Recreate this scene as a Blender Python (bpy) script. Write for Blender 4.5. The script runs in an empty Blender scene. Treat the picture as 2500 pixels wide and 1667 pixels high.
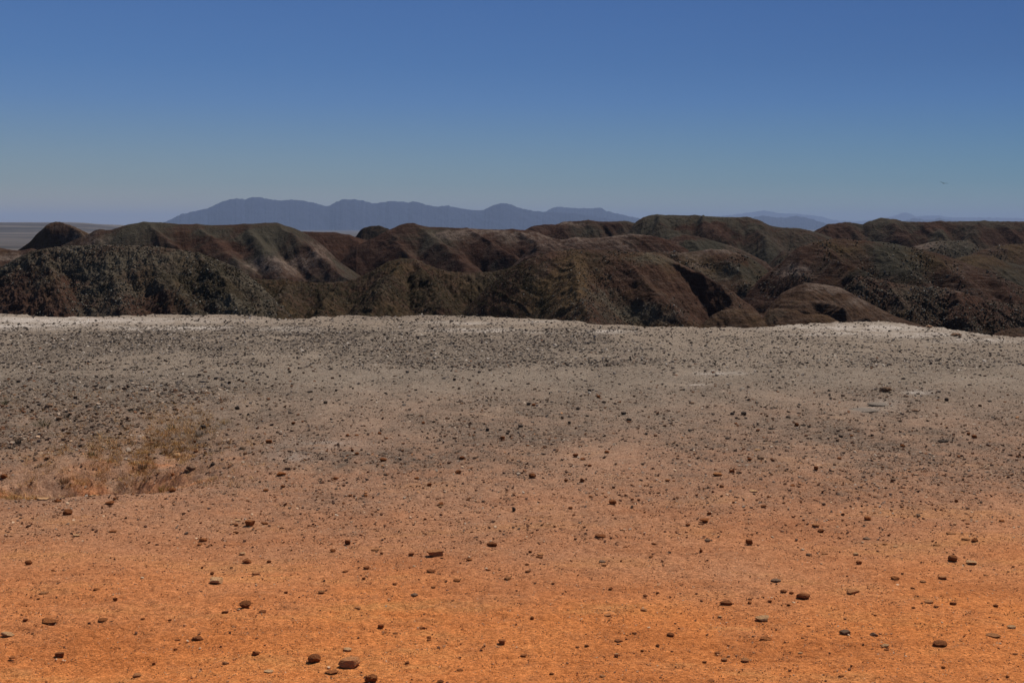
import bpy, math, random
import numpy as np

# ------------------------------------------------------------------ camera, sky, sun, exposure
S = bpy.context.scene
COL = S.collection
F = 3018.0            # focal length in pixels of the 2500 px wide photograph
U0, V0 = 1250.0, 556.0  # principal column, true horizon row
EYE = 1.75
cam = bpy.data.cameras.new("camera")
cam.sensor_width = 36.0
cam.lens = 36.0 * F / 2500.0
cam.shift_y = -(833.5 - V0) / 2500.0
cam.clip_start = 0.1
cam.clip_end = 90000.0
cam_o = bpy.data.objects.new("camera", cam)
cam_o.location = (0, 0, EYE)
cam_o.rotation_euler = (math.radians(90), 0, 0)
COL.objects.link(cam_o)
S.camera = cam_o

SUN_EL, SUN_AZ = 57.0, 40.0     # azimuth measured from straight ahead (+Y) towards +X
world = bpy.data.worlds.new("World")
S.world = world
world.use_nodes = True
wt = world.node_tree
wt.nodes.clear()
wo = wt.nodes.new("ShaderNodeOutputWorld")
bg = wt.nodes.new("ShaderNodeBackground")
sky = wt.nodes.new("ShaderNodeTexSky")
sky.sky_type = 'NISHITA'
sky.sun_disc = False
sky.sun_elevation = math.radians(SUN_EL)
sky.sun_rotation = math.radians(SUN_AZ)
sky.altitude = 900
sky.air_density = 1.0
sky.dust_density = 0.6
sky.ozone_density = 2.0
bg.inputs[1].default_value = 0.075
# deepens and tints the lower sky the way a graduated lens filter would
tc = wt.nodes.new("ShaderNodeTexCoord")
sep = wt.nodes.new("ShaderNodeSeparateXYZ")
ramp = wt.nodes.new("ShaderNodeValToRGB")
mul = wt.nodes.new("ShaderNodeMix"); mul.data_type = 'RGBA'; mul.blend_type = 'MULTIPLY'; mul.inputs[0].default_value = 1.0
wt.links.new(tc.outputs["Generated"], sep.inputs[0])
wt.links.new(sep.outputs[2], ramp.inputs[0])
SKY_RAMP = [(0.0, (0.62, 0.66, 0.62)), (0.035, (0.375, 0.525, 0.67)), (0.10, (0.305, 0.48, 0.82)), (0.18, (0.30, 0.46, 0.79)), (0.5, (0.6, 0.75, 0.95)), (1.0, (1, 1, 1))]
cr = ramp.color_ramp
while len(cr.elements) < len(SKY_RAMP): cr.elements.new(0.5)
for e, (p, c) in zip(cr.elements, SKY_RAMP):
    e.position = p; e.color = (*c, 1)
# a little brighter towards the left, deeper towards the right
azm = wt.nodes.new("ShaderNodeMapRange")
azm.inputs[1].default_value = -0.40; azm.inputs[2].default_value = 0.40
azr = wt.nodes.new("ShaderNodeMix"); azr.data_type = 'RGBA'
azr.inputs[6].default_value = (1.01, 1.08, 1.04, 1); azr.inputs[7].default_value = (0.50, 0.63, 0.69, 1)
azl = wt.nodes.new("ShaderNodeMix"); azl.data_type = 'RGBA'
azl.inputs[6].default_value = (1.62, 1.24, 1.02, 1); azl.inputs[7].default_value = (0.62, 0.82, 0.90, 1)
elv = wt.nodes.new("ShaderNodeMapRange"); elv.inputs[1].default_value = 0.02; elv.inputs[2].default_value = 0.13
azx = wt.nodes.new("ShaderNodeMix"); azx.data_type = "RGBA"
mul2 = wt.nodes.new("ShaderNodeMix"); mul2.data_type = 'RGBA'; mul2.blend_type = 'MULTIPLY'; mul2.inputs[0].default_value = 1.0
wt.links.new(sep.outputs[0], azm.inputs[0]); wt.links.new(azm.outputs[0], azr.inputs[0]); wt.links.new(azm.outputs[0], azl.inputs[0]); wt.links.new(sep.outputs[2], elv.inputs[0]); wt.links.new(elv.outputs[0], azx.inputs[0]); wt.links.new(azl.outputs[2], azx.inputs[6]); wt.links.new(azr.outputs[2], azx.inputs[7])
wt.links.new(sky.outputs[0], mul.inputs[6]); wt.links.new(ramp.outputs[0], mul.inputs[7])
wt.links.new(mul.outputs[2], mul2.inputs[6]); wt.links.new(azx.outputs[2], mul2.inputs[7])
wt.links.new(mul2.outputs[2], bg.inputs[0]); wt.links.new(bg.outputs[0], wo.inputs[0])

sun = bpy.data.lights.new("sun", 'SUN')
sun.energy = 4.3
sun.angle = math.radians(0.5)
sun.color = (1.0, 0.95, 0.88)
sun_o = bpy.data.objects.new("sun", sun)
# lamp looks along its -Z; point it from the sun's direction down to the ground
sd = (math.sin(math.radians(SUN_AZ)) * math.cos(math.radians(SUN_EL)), math.cos(math.radians(SUN_AZ)) * math.cos(math.radians(SUN_EL)), math.sin(math.radians(SUN_EL)))
from mathutils import Vector
sun_o.rotation_euler = Vector(sd).to_track_quat('Z', 'Y').to_euler()
sun_o.location = (0, 0, 50)
COL.objects.link(sun_o)
S.view_settings.view_transform = 'Standard'
S.view_settings.look = 'None'
S.view_settings.exposure = 0.0
S.view_settings.gamma = 1.0
S.cycles.max_bounces = 5
S.cycles.volume_bounces = 1
S.cycles.use_denoising = True

# ------------------------------------------------------------------ helpers
rng = np.random.default_rng(7)
random.seed(7)

def perlin(x, y, seed=0):
    r = np.random.default_rng(seed + 1000)
    perm = r.permutation(1024)
    ang = r.random(1024) * 2 * np.pi
    gx, gy = np.cos(ang), np.sin(ang)
    xi = np.floor(x).astype(np.int64); yi = np.floor(y).astype(np.int64)
    xf = x - xi; yf = y - yi
    def g(ix, iy, dx, dy):
        h = perm[(perm[ix & 1023] + iy) & 1023]
        return gx[h] * dx + gy[h] * dy
    u = xf * xf * xf * (xf * (xf * 6 - 15) + 10); v = yf * yf * yf * (yf * (yf * 6 - 15) + 10)
    a = g(xi, yi, xf, yf); b = g(xi + 1, yi, xf - 1, yf)
    c = g(xi, yi + 1, xf, yf - 1); d = g(xi + 1, yi + 1, xf - 1, yf - 1)
    return 1.4 * ((a + u * (b - a)) + v * ((c + u * (d - c)) - (a + u * (b - a))))

def fbm(x, y, octv=4, seed=0, gain=0.5):
    s = 0; a = 1.0
    for i in range(octv):
        s = s + a * perlin(x * 2 ** i + 17.3 * i, y * 2 ** i - 9.1 * i, seed + i)
        a *= gain
    return s

def ridged(x, y, octv=3, seed=0, gain=0.5):
    s = 0; a = 1.0; t = 0
    for i in range(octv):
        s = s + a * (1 - 2 * np.abs(perlin(x * 2 ** i + 5.7 * i, y * 2 ** i + 3.1 * i, seed + i)))
        t += a; a *= gain
    return s / t

def smooth(a, b, x):
    t = np.clip((x - a) / (b - a), 0, 1)
    return t * t * (3 - 2 * t)

def interp(pts, x):
    p = np.array(pts, float)
    return np.interp(x, p[:, 0], p[:, 1])

def mesh_from(name, co, faces, mat, smooth_sh=True, cols=None, parent=None):
    me = bpy.data.meshes.new(name)
    co = np.ascontiguousarray(co, dtype=np.float32); faces = np.ascontiguousarray(faces, dtype=np.int32)
    n, k = faces.shape
    me.vertices.add(len(co)); me.vertices.foreach_set("co", co.ravel())
    me.loops.add(n * k); me.loops.foreach_set("vertex_index", faces.ravel())
    me.polygons.add(n)
    me.polygons.foreach_set("loop_start", np.arange(0, n * k, k, dtype=np.int32))
    me.polygons.foreach_set("use_smooth", np.full(n, smooth_sh, dtype=bool))
    me.update(calc_edges=True)
    if cols:
        for an, arr in cols.items():
            at = me.color_attributes.new(an, 'FLOAT_COLOR', 'POINT')
            c4 = np.ones((len(co), 4), np.float32); c4[:, :arr.shape[1]] = arr
            at.data.foreach_set("color", c4.ravel())
    me.materials.append(mat)
    o = bpy.data.objects.new(name, me)
    COL.objects.link(o)
    if parent: o.parent = parent
    return o

def grid_faces(nr, nc):
    i = np.arange(nr * nc).reshape(nr, nc)
    return np.stack([i[:-1, :-1], i[:-1, 1:], i[1:, 1:], i[1:, :-1]], -1).reshape(-1, 4)

class NT:
    """small node-tree writer"""
    def __init__(s, name):
        s.m = bpy.data.materials.new(name); s.m.use_nodes = True
        s.t = s.m.node_tree; s.t.nodes.clear()
        s.out = s.n("ShaderNodeOutputMaterial"); s.b = s.n("ShaderNodeBsdfPrincipled")
        s.l(s.b.outputs[0], s.out.inputs[0])
        s.b.inputs["Roughness"].default_value = 0.95
        s.b.inputs["Specular IOR Level"].default_value = 0.02
    def n(s, k): return s.t.nodes.new(k)
    def l(s, a, b): s.t.links.new(a, b)
    def attr(s, name):
        a = s.n("ShaderNodeAttribute"); a.attribute_name = name
        sp = s.n("ShaderNodeSeparateColor"); s.l(a.outputs["Color"], sp.inputs[0]); return a, sp
    def pos(s): return s.n("ShaderNodeNewGeometry").outputs["Position"]
    def obj(s): return s.n("ShaderNodeTexCoord").outputs["Object"]
    def mapping(s, v, scale=(1, 1, 1), rot=(0, 0, 0)):
        m = s.n("ShaderNodeMapping"); m.inputs["Scale"].default_value = scale; m.inputs["Rotation"].default_value = rot
        s.l(v, m.inputs[0]); return m.outputs[0]
    def noise(s, v, scale, detail=4, rough=0.6, dist=0.0):
        q = s.n("ShaderNodeTexNoise"); q.inputs["Scale"].default_value = scale; q.inputs["Detail"].default_value = detail
        q.inputs["Roughness"].default_value = rough; q.inputs["Distortion"].default_value = dist
        s.l(v, q.inputs["Vector"]); return q.outputs[0]
    def voro(s, v, scale, rnd=1.0, out="Distance"):
        q = s.n("ShaderNodeTexVoronoi"); q.inputs["Scale"].default_value = scale; q.inputs["Randomness"].default_value = rnd
        s.l(v, q.inputs["Vector"]); return q.outputs[out]
    def mr(s, v, a, b, c=0.0, d=1.0):
        q = s.n("ShaderNodeMapRange"); s.l(v, q.inputs[0])
        for i, x in enumerate((a, b, c, d)): q.inputs[i + 1].default_value = x
        return q.outputs[0]
    def mix(s, f, a, b, mode='MIX'):
        q = s.n("ShaderNodeMix"); q.data_type = 'RGBA'; q.blend_type = mode
        for i, x in ((0, f), (6, a), (7, b)):
            if hasattr(x, "default_value"): s.l(x, q.inputs[i])
            elif i == 0: q.inputs[0].default_value = x
            else: q.inputs[i].default_value = (*x, 1)
        return q.outputs[2]
    def math(s, op, a, b=None):
        q = s.n("ShaderNodeMath"); q.operation = op
        for i, x in enumerate((a, b)):
            if x is None: continue
            if hasattr(x, "default_value"): s.l(x, q.inputs[i])
            else: q.inputs[i].default_value = x
        return q.outputs[0]
    def color(s, c): s.l(c, s.b.inputs["Base Color"])
    def bump(s, h, dist, strength=1.0, nrm=None):
        q = s.n("ShaderNodeBump"); q.inputs["Distance"].default_value = dist; q.inputs["Strength"].default_value = strength
        s.l(h, q.inputs["Height"])
        if nrm: s.l(nrm, q.inputs["Normal"])
        s.l(q.outputs[0], s.b.inputs["Normal"]); return q.outputs[0]

def tag(o, label=None, cat=None, group=None, kind=None):
    if label: o["label"] = label
    if cat: o["category"] = cat
    if group: o["group"] = group
    if kind: o["kind"] = kind
    return o

# ------------------------------------------------------------------ ground (one sheet to the horizon)
RIM = [(-1500, 772), (0, 768), (50, 770), (100, 775), (160, 776), (230, 773), (330, 770), (420, 766), (480, 768), (590, 767), (640, 775), (674, 781),
       (729, 779), (790, 775), (846, 771), (892, 774), (960, 773), (1055, 771), (1164, 772), (1260, 777), (1322, 780), (1403, 784), (1471, 794), (1512, 796),
       (1594, 802), (1702, 802), (1811, 802), (1880, 800), (1928, 795), (2000, 789), (2050, 787), (2159, 787), (2268, 798), (2336, 807), (2431, 821), (2500, 826), (3900, 850)]

def rim_y(u):
    return EYE * F / (interp(RIM, u) + 2.3 * fbm(u / 30.0, u * 0 + 0.5, 4, 61, 0.65) - V0)

def hollow(X, Y):
    # scoured hollow at the left, its axis running away to the upper right
    wob = 0.16 * fbm(X * 1.7, Y * 1.7, 3, 51)
    core = np.exp(-np.abs((X + 3.05) / 0.66 + wob) ** 2.6 - np.abs((Y - 8.92) / 0.55 + wob) ** 2.6)
    tail = 0.75 * np.exp(-((X + 2.95 - 0.10 * (Y - 9)) / 0.42 + wob) ** 2 - ((Y - 10.0) / 0.95 + wob) ** 2)
    left = 0.35 * np.exp(-((X + 4.1) / 0.6 + wob) ** 2 - ((Y - 9.1) / 0.4 + wob) ** 2)
    tail = np.maximum(tail, left)
    return core, tail

def ground_z(X, Y, fine=True):
    X = np.asarray(X, float); Y = np.asarray(Y, float)
    u = U0 + F * X / Y
    z = 0.05 * fbm(X * 0.25, Y * 0.25, 2, 11) * smooth(3, 7, Y) * (1 - 0.7 * smooth(15, 21, Y))
    z = z + 0.014 * fbm(X * 1.3, Y * 1.3, 3, 12)
    core, tail = hollow(X, Y)
    rough = fbm(X * 4, Y * 4, 3, 14)
    z = z - core * (0.36 + 0.05 * rough + 0.05 * fbm(X * 11, Y * 11, 3, 53)) - tail * (0.18 + 0.05 * rough)
    if fine:
        near = 1 - smooth(14, 24, Y)
        z = z + (0.0060 * fbm(X * 9, Y * 9, 3, 15) + 0.0042 * fbm(X * 17, Y * 17, 2, 19) * near) * (0.45 + 0.75 * smooth(-0.3, 0.5, fbm(X * 0.8, Y * 0.8, 2, 16)))
    d = Y - rim_y(u)
    dd = np.clip(d, 0, None)
    z = z - 0.55 * dd ** 2 / (dd + 2.0)
    # valley floor, then the plain
    floor = -14 - 28 * smooth(60, 900, Y) + 1.5 * fbm(X * 0.01, Y * 0.01, 3, 21) * smooth(300, 900, Y)
    z = np.where(dd > 0, np.maximum(z, floor + 0.0), z)
    # banded far plain rising to a low tableland on the left
    mesa = smooth(3600, 7600, Y + 500 * fbm(X / 1500, Y / 1500, 2, 23)) * smooth(640, 120, u + 60 * fbm(X / 700, Y / 700, 2, 24))
    step = np.floor(mesa * 5) / 5 + smooth(0.3, 1.0, mesa * 5 - np.floor(mesa * 5)) / 5
    z = z + np.where(Y > 2500, (0.4 * mesa + 0.6 * step) * 75, 0)
    return z

def make_ground():
    v = np.concatenate([np.arange(2300, 1720, -12.0), np.arange(1720, 1200, -1.25), np.arange(1200, 744, -1.25)])
    Y = EYE * F / (v - V0)
    Y = np.concatenate([Y, 28.2 * (72000 / 28.2) ** (np.linspace(0.0, 1, 320)[1:] ** 1.0)])
    u = np.concatenate([np.linspace(-9000, -900, 110)[:-1], np.arange(-900, -60, 6.0), np.arange(-60, 2560, 2.0), np.arange(2560, 3300, 6.0), np.linspace(3300, 11500, 110)])
    UU, YY = np.meshgrid(u, Y)
    XX = (UU - U0) / F * YY
    ZZ = ground_z(XX, YY)
    co = np.stack([XX, YY, ZZ], -1).reshape(-1, 3)
    x, y, z = co.T
    uu = UU.ravel(); vv = V0 + F * EYE / y
    nz = fbm(x * 0.5, y * 0.5, 3, 31); nz2 = fbm(x * 2.2, y * 2.2, 3, 32)
    orange = np.clip((V0 + EYE * F / np.clip(y + 0.5 * nz + 0.25 * nz2, 2, None) - 925) / 610.0, 0, 1) ** 1.1  # orange tint of a graduated lens filter, put into the near soil's colour
    orange = np.maximum(orange, np.clip(hollow(x, y)[0] ** 0.5 * 0.6 + hollow(x, y)[1] * 0.4 + 0.4 * (hollow(x, y)[0] > .02) * nz2, 0, 1))
    pale = np.zeros_like(x)
    for (pu, pv, ru, rv, am) in [(130, 783, 330, 8, 1.0), (60, 795, 190, 9, .8), (420, 800, 170, 5, .8), (330, 782, 260, 8, .6), (700, 803, 70, 5, .6), (1160, 806, 120, 4, .75), (1120, 788, 110, 4, .5), (1330, 785, 60, 3, .5),
                                 (1490, 811, 50, 4, 1.0), (1300, 812, 60, 3, .4), (2120, 800, 230, 9, .8), (2040, 815, 110, 4, .7), (2250, 816, 160, 8, .6), (2400, 830, 120, 5, .55),
                                 (1760, 913, 60, 4, .5), (1700, 938, 40, 2, .4), (2240, 955, 35, 5, .7), (2130, 1000, 45, 8, .3), (2170, 985, 40, 9, .35), (780, 1088, 80, 14, .35), (720, 1115, 60, 10, .3)]:
        pale = np.maximum(pale, am * np.exp(-((uu - pu) / ru) ** 2 - ((vv - pv) / rv) ** 2))
    pale = np.clip(pale * (1 + 0.9 * nz2 + 0.7 * fbm(x * 6, y * 2.5, 2, 33)), 0, 1) * (y < 40)
    dark = np.clip(density(uu, vv, x, y), 0, 1)
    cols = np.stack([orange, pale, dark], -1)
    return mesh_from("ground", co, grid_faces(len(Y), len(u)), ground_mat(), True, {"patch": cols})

def density(u, v, x, y):
    """how thickly the dark gravel lies, 0..1.6, from where it lies in the photograph"""
    cl = fbm(x * 0.55, y * 0.4, 3, 41); cl2 = fbm(x * 2.0, y * 1.1, 2, 42)
    d = 0.30 * smooth(1440, 1080, v) + 0.10
    d = d + 0.55 * np.exp(-((v - 830) / 40.0) ** 2) * (1 - smooth(1300, 1700, u)) * (1 - 0.8 * np.exp(-((v - 783) / 14.0) ** 2))
    d = d + 0.45 * np.exp(-((u - 150) / 420.0) ** 2 - ((v - 1000) / 95.0) ** 2)
    d = d + 0.35 * np.exp(-((u - 1280) / 260.0) ** 2 - ((v - 1040) / 60.0) ** 2)
    d = d + 0.40 * np.exp(-((u - 960) / 230.0) ** 2 - ((v - 1125) / 26.0) ** 2)
    d = d + 0.22 * np.exp(-((u - 2000) / 500.0) ** 2 - ((v - 1060) / 80.0) ** 2)
    d = d * np.clip(1 + 0.6 * cl + 0.55 * cl2 + 0.4 * fbm(x * 6, y * 4, 2, 43), 0.1, 3)
    d = d * (1 - 0.75 * np.exp(-((u - 130) / 420.0) ** 2 - ((v - 780) / 14.0) ** 2))
    d = d * (1 - 0.6 * np.exp(-((u - 2130) / 260.0) ** 2 - ((v - 800) / 16.0) ** 2))
    d = d * (1 - 0.6 * np.exp(-((u - 1350) / 260.0) ** 2 - ((v - 795) / 14.0) ** 2))
    core, tail = hollow(x, y)
    return np.clip(d * (1 - 0.8 * core), 0.0, 1.6)

def ground_mat():
    s = NT("tinted_desert_soil")
    a, sp = s.attr("patch"); R, G, B = sp.outputs[0], sp.outputs[1], sp.outputs[2]
    p = s.pos()
    n1 = s.noise(p, 0.9, 5, 0.6); n2 = s.noise(p, 9, 5, 0.65); n3 = s.noise(p, 70, 3, 0.7); n4 = s.noise(p, 260, 2, 0.6)
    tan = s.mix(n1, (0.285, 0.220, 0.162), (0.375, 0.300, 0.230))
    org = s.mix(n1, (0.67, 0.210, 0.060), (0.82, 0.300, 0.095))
    c = s.mix(R, tan, org)  # foreground warmth is lens-filter tint in the colour; the hollow's soil is orange
    st = s.noise(s.mapping(p, (0.9, 2.6, 1.0), (0, 0, 0.15)), 1.0, 6, 0.65)
    c = s.mix(s.mr(n2, 0.5, 0.72, 0, 0.30), c, (0.25, 0.125, 0.07), 'MIX')
    c = s.mix(s.math('MULTIPLY', R, s.mr(st, 0.50, 0.68, 0, 0.5)), c, (0.42, 0.125, 0.035))
    c = s.mix(s.math('MULTIPLY', R, s.mr(st, 0.46, 0.34, 0, 0.5)), c, (0.68, 0.32, 0.11))
    c = s.mix(s.math('MULTIPLY', s.mr(B, 0.08, 0.8), s.mr(n2, 0.35, 0.6, 0.35, 0.85)), c, (0.165, 0.130, 0.100))
    c = s.mix(s.math('MULTIPLY', G, s.mr(n2, 0.25, 0.55, 0.45, 1.0)), c, (0.57, 0.49, 0.415))
    n5 = s.noise(p, 26, 4, 0.7)
    c = s.mix(1.0, c, s.mix(s.mr(n5, 0.3, 0.7), (0.74, 0.69, 0.66), (1.22, 1.25, 1.26)), 'MULTIPLY')
    c = s.mix(1.0, c, s.mix(s.mr(n3, 0.3, 0.7), (0.62, 0.58, 0.55), (1.36, 1.38, 1.38)), 'MULTIPLY')
    c = s.mix(s.mr(s.voro(p, 95), 0.22, 0.10, 0, 0.7), c, s.mix(R, (0.10, 0.08, 0.065), (0.20, 0.075, 0.03)))
    c = s.mix(s.mr(s.voro(p, 60), 0.12, 0.04, 0, 0.6), c, s.mix(R, (0.52, 0.43, 0.35), (0.80, 0.45, 0.22)))
    c = s.mix(s.mr(n4, 0.62, 0.72, 0, 0.35), c, (0.16, 0.10, 0.07))
    # far plain: long pale and dark bands
    far = s.n("ShaderNodeSeparateXYZ"); s.l(p, far.inputs[0])
    bands = s.noise(s.mapping(p, (0.00022, 0.0030, 0.0)), 1.0, 5, 0.6, 0.4)
    fine = s.noise(s.mapping(p, (0.002, 0.012, 0.0)), 1.0, 4, 0.65)
    fc = s.mix(s.mr(bands, 0.42, 0.60), (0.055, 0.049, 0.043), (0.13, 0.110, 0.092))
    fc = s.mix(s.mr(fine, 0.5, 0.65, 0, .7), fc, (0.13, 0.10, 0.085))
    vf = s.mix(s.noise(p, 0.15, 6, 0.7), (0.035, 0.028, 0.020), (0.12, 0.085, 0.06))
    c = s.mix(s.mr(far.outputs[1], 27.0, 31.0), c, vf)
    c = s.mix(s.mr(far.outputs[1], 500.0, 900.0), c, fc)
    s.color(c)
    scr = s.noise(s.mapping(p, (2.0, 26.0, 1.0), (0, 0, -0.22)), 1.0, 3, 0.6)
    h = s.math('ADD', s.math('MULTIPLY', n3, 0.6), s.math('MULTIPLY', n4, 0.4))
    h = s.math('ADD', h, s.math('MULTIPLY', scr, s.mr(n1, 0.4, 0.65, 0.0, 0.35)))
    b1 = s.bump(h, 0.022, 1.0)
    return s.m

# ------------------------------------------------------------------ hills
def hill_mat(name, px, browns=((0.063, 0.032, 0.022), (0.042, 0.023, 0.017)), grey=(0.056, 0.048, 0.035), dark=(0.024, 0.019, 0.013), pale=(0.17, 0.125, 0.098), ochre=(0.100, 0.064, 0.032), strata=(1.0, 0.0), bump=1.0, speck=0.5):
    """px: metres per photo pixel at the hill, so the grain matches what its stones and ledges show"""
    s = NT(name)
    a, sp = s.attr("patch"); R, G, B = sp.outputs[0], sp.outputs[1], sp.outputs[2]
    a2, sp2 = s.attr("patch_two"); O = sp2.outputs[0]
    p = s.pos()
    k = 1.0 / px
    n1 = s.noise(p, k / 60, 5, 0.6, 0.3); n2 = s.noise(p, k / 14, 5, 0.7); n3 = s.noise(p, k / 5, 3, 0.7)
    lay = s.noise(s.mapping(p, (k / 70, k / 70, k / 4.5), (0, math.radians(strata[1]), 0)), 1.0, 4, 0.65, 0.5)
    c = s.mix(s.mr(n1, 0.35, 0.65), browns[0], browns[1])
    c = s.mix(s.mr(lay, 0.50, 0.66, 0, 0.45 * strata[0]), c, pale)
    c = s.mix(s.mr(lay, 0.46, 0.34, 0, 0.55 * strata[0]), c, (0.026, 0.015, 0.012))
    c = s.mix(R, c, s.mix(n2, grey, tuple(x * 1.25 for x in grey)))
    c = s.mix(O, c, ochre)
    c = s.mix(s.math('MULTIPLY', G, s.mr(n2, 0.36, 0.58)), c, pale)
    c = s.mix(s.math('MULTIPLY', B, s.mr(n2, 0.34, 0.55)), c, dark)
    c = s.mix(1.0, c, s.mix(n3, (0.38, 0.37, 0.36), (1.42, 1.40, 1.38)), 'MULTIPLY')
    c = s.mix(s.mr(n3, 0.70, 0.76, 0, speck), c, (0.20, 0.185, 0.16))
    s.color(c)
    h = s.math('ADD', s.math('MULTIPLY', n2, 1.0), s.math('MULTIPLY', n3, 0.35))
    h = s.math('ADD', h, s.math('MULTIPLY', lay, 0.35 * strata[0]))
    s.bump(h, px * 6.0 * bump, 1.0)
    return s.m

HILLS = {}
def hill(name, crest, Yc, foot, slope=33, mat=None, seed=0, skew=0.6, gul=(60, 7), lump=(2.0, 1.0), rnd=1.5, back=0.5, spurs=(), base=(0.3, 0.0, 0.0, 0.0), blobs=(), noise_mix=(0.5, 0.2, 0.2, 0.2), step=1.5, backlen=1.0, over=1.9, label=None):
    """crest: (u, v) of the skyline in photo pixels, Yc: how far off it stands in metres (or (u, Y) points), foot: row its face is followed to.
    The face really leans back at `slope` degrees; spurs are (u, v, Y) ridge lines that come forward from it."""
    p = np.array(crest, float)
    us = np.arange(p[0, 0] - 60, p[-1, 0] + 60, step)
    vc = np.interp(us, p[:, 0], p[:, 1])
    kk = np.ones(7) / 7
    vc = np.convolve(np.pad(vc, 3, 'edge'), kk, 'valid')
    e0 = np.clip(p[0, 0] - us, 0, None); e1 = np.clip(us - p[-1, 0], 0, None)
    Yr = interp(Yc, us) if not np.isscalar(Yc) else np.full_like(us, float(Yc))
    px = float(np.mean(Yr)) / F
    if Yr[0] > 8000: vc = vc + 1.5 * fbm(us / 11.0, us * 0 + seed, 4, seed + 61, 0.6)
    vc = vc + 1.0 * e0 + 1.0 * e1 + 1.1 * fbm(us / 9.0, us * 0 + seed, 3, seed + 60) * lump[0] * 0.4
    zc = EYE - (vc - V0) / F * Yr
    H = np.maximum((foot - vc) / F * Yr, 12 * px)
    Hm = float(np.max(H))
    L = Hm / math.tan(math.radians(slope))
    nf = int(np.clip((foot - vc.min()) * over / 1.4, 30, 420))
    t = np.concatenate([np.linspace(-over * L, 0, nf)[:-1], np.linspace(0, backlen * L, 26)])
    T, UU = np.meshgrid(t, us, indexing='ij')
    Yrow = Yr[None, :] + T
    X = (UU - U0) / F * Yrow
    s = -T / L
    front = np.where(s > 0, np.sign(s) * (np.clip(s, 0, None) ** rnd) * (s < 1) + (s >= 1) * (1 + rnd * (s - 1)), 0)
    z = zc[None, :] - np.where(T <= 0, Hm * front, Hm * back * (np.clip(T / L, 0, None) ** 1.3))
    for sp in spurs:
        q = np.array([(a[0], a[1], a[2]) for a in sp], float)
        q = q[np.argsort(q[:, 2])]
        xs = (q[:, 0] - U0) / F * q[:, 2]; zs = EYE - (q[:, 1] - V0) / F * q[:, 2]
        kx = sp[0][3] if len(sp[0]) > 3 else 0.7
        Xs = np.interp(Yrow, q[:, 2], xs); Zs = np.interp(Yrow, q[:, 2], zs)
        Zs = np.where(Yrow < q[0, 2], Zs - 0.7 * (q[0, 2] - Yrow), Zs); Zs = np.where(Yrow > q[-1, 2], Zs - 2.0 * (Yrow - q[-1, 2]), Zs)
        wob = 8 * px * fbm(X / (50 * px), Yrow / (50 * px), 2, seed + 9)
        cand = Zs - kx * (np.sqrt((X - Xs + wob) ** 2 + (5 * px) ** 2) - 5 * px)
        kk2 = 5 * px
        dlt = z - cand
        z = np.where(dlt > 0, z, cand) + kk2 * np.exp(-np.abs(dlt) / kk2) * 0.5
    act = smooth(0.02, 0.35, s) + 0.15 * smooth(0.0, 0.5, -s)
    q = (X + skew * T) / (gul[0] * px)
    w = T / (gul[0] * 5 * px)
    z = z + gul[1] * px * (ridged(q + 0.30 * fbm(q * 0.6, w * 1.5, 3, seed + 5), w * 0.45, 3, seed, 0.45) - 0.3) * act
    lm = 0.8 * fbm(X / (26 * px), T / (34 * px), 4, seed + 30, 0.55)
    z = z + lump[0] * 2.2 * px * lm * (smooth(0.0, 0.12, s) + 0.15 * smooth(0, .3, -s))
    if lump[1] > 0:
        z = z + lump[1] * 1.1 * px * ridged(X / (7 * px), T / (9 * px), 2, seed + 33) * smooth(0.0, 0.1, s)
    vv = V0 + F * (EYE - z) / Yrow
    n = [fbm(X / (120 * px), T / (90 * px), 4, seed + 70 + i) for i in range(4)]
    ch = []
    wu = UU + 26 * n[0] + 9 * fbm(X / (22 * px), T / (16 * px), 3, seed + 81); wv = vv + 12 * n[1] + 5 * fbm(X / (20 * px), T / (16 * px), 3, seed + 83)
    for i in range(4):
        c = base[i] + noise_mix[i] * n[i]
        for (bu, bv, ru, rv, chn, am) in blobs:
            if chn == i:
                c = c + am * (1.2 if (chn == 1 and am > 0) else 1.0) * np.exp(-(np.abs((wu - bu) / ru) ** 2.0) - (np.abs((wv - bv) / rv) ** 2.0)) * (1 + 0.6 * n[(i + 1) % 4])
        ch.append(smooth(0.05, 0.95, c + 0.18 * fbm(X / (14 * px), T / (11 * px), 3, seed + 90 + i)))
    cols = np.stack(ch[:3], -1).reshape(-1, 3)
    c2 = np.stack([ch[3]] * 3, -1).reshape(-1, 3)
    co = np.stack([X, Yrow, z], -1).reshape(-1, 3)
    o = mesh_from(name, co, grid_faces(len(t), len(us)), mat, True, {"patch": cols, "patch_two": c2})
    tag(o, label, None, None, "structure")
    HILLS.setdefault(name, []).append(dict(co=co.reshape(len(t), len(us), 3), U=UU, V=vv, px=px, s=s))
    return HILLS[name][-1]

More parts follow.
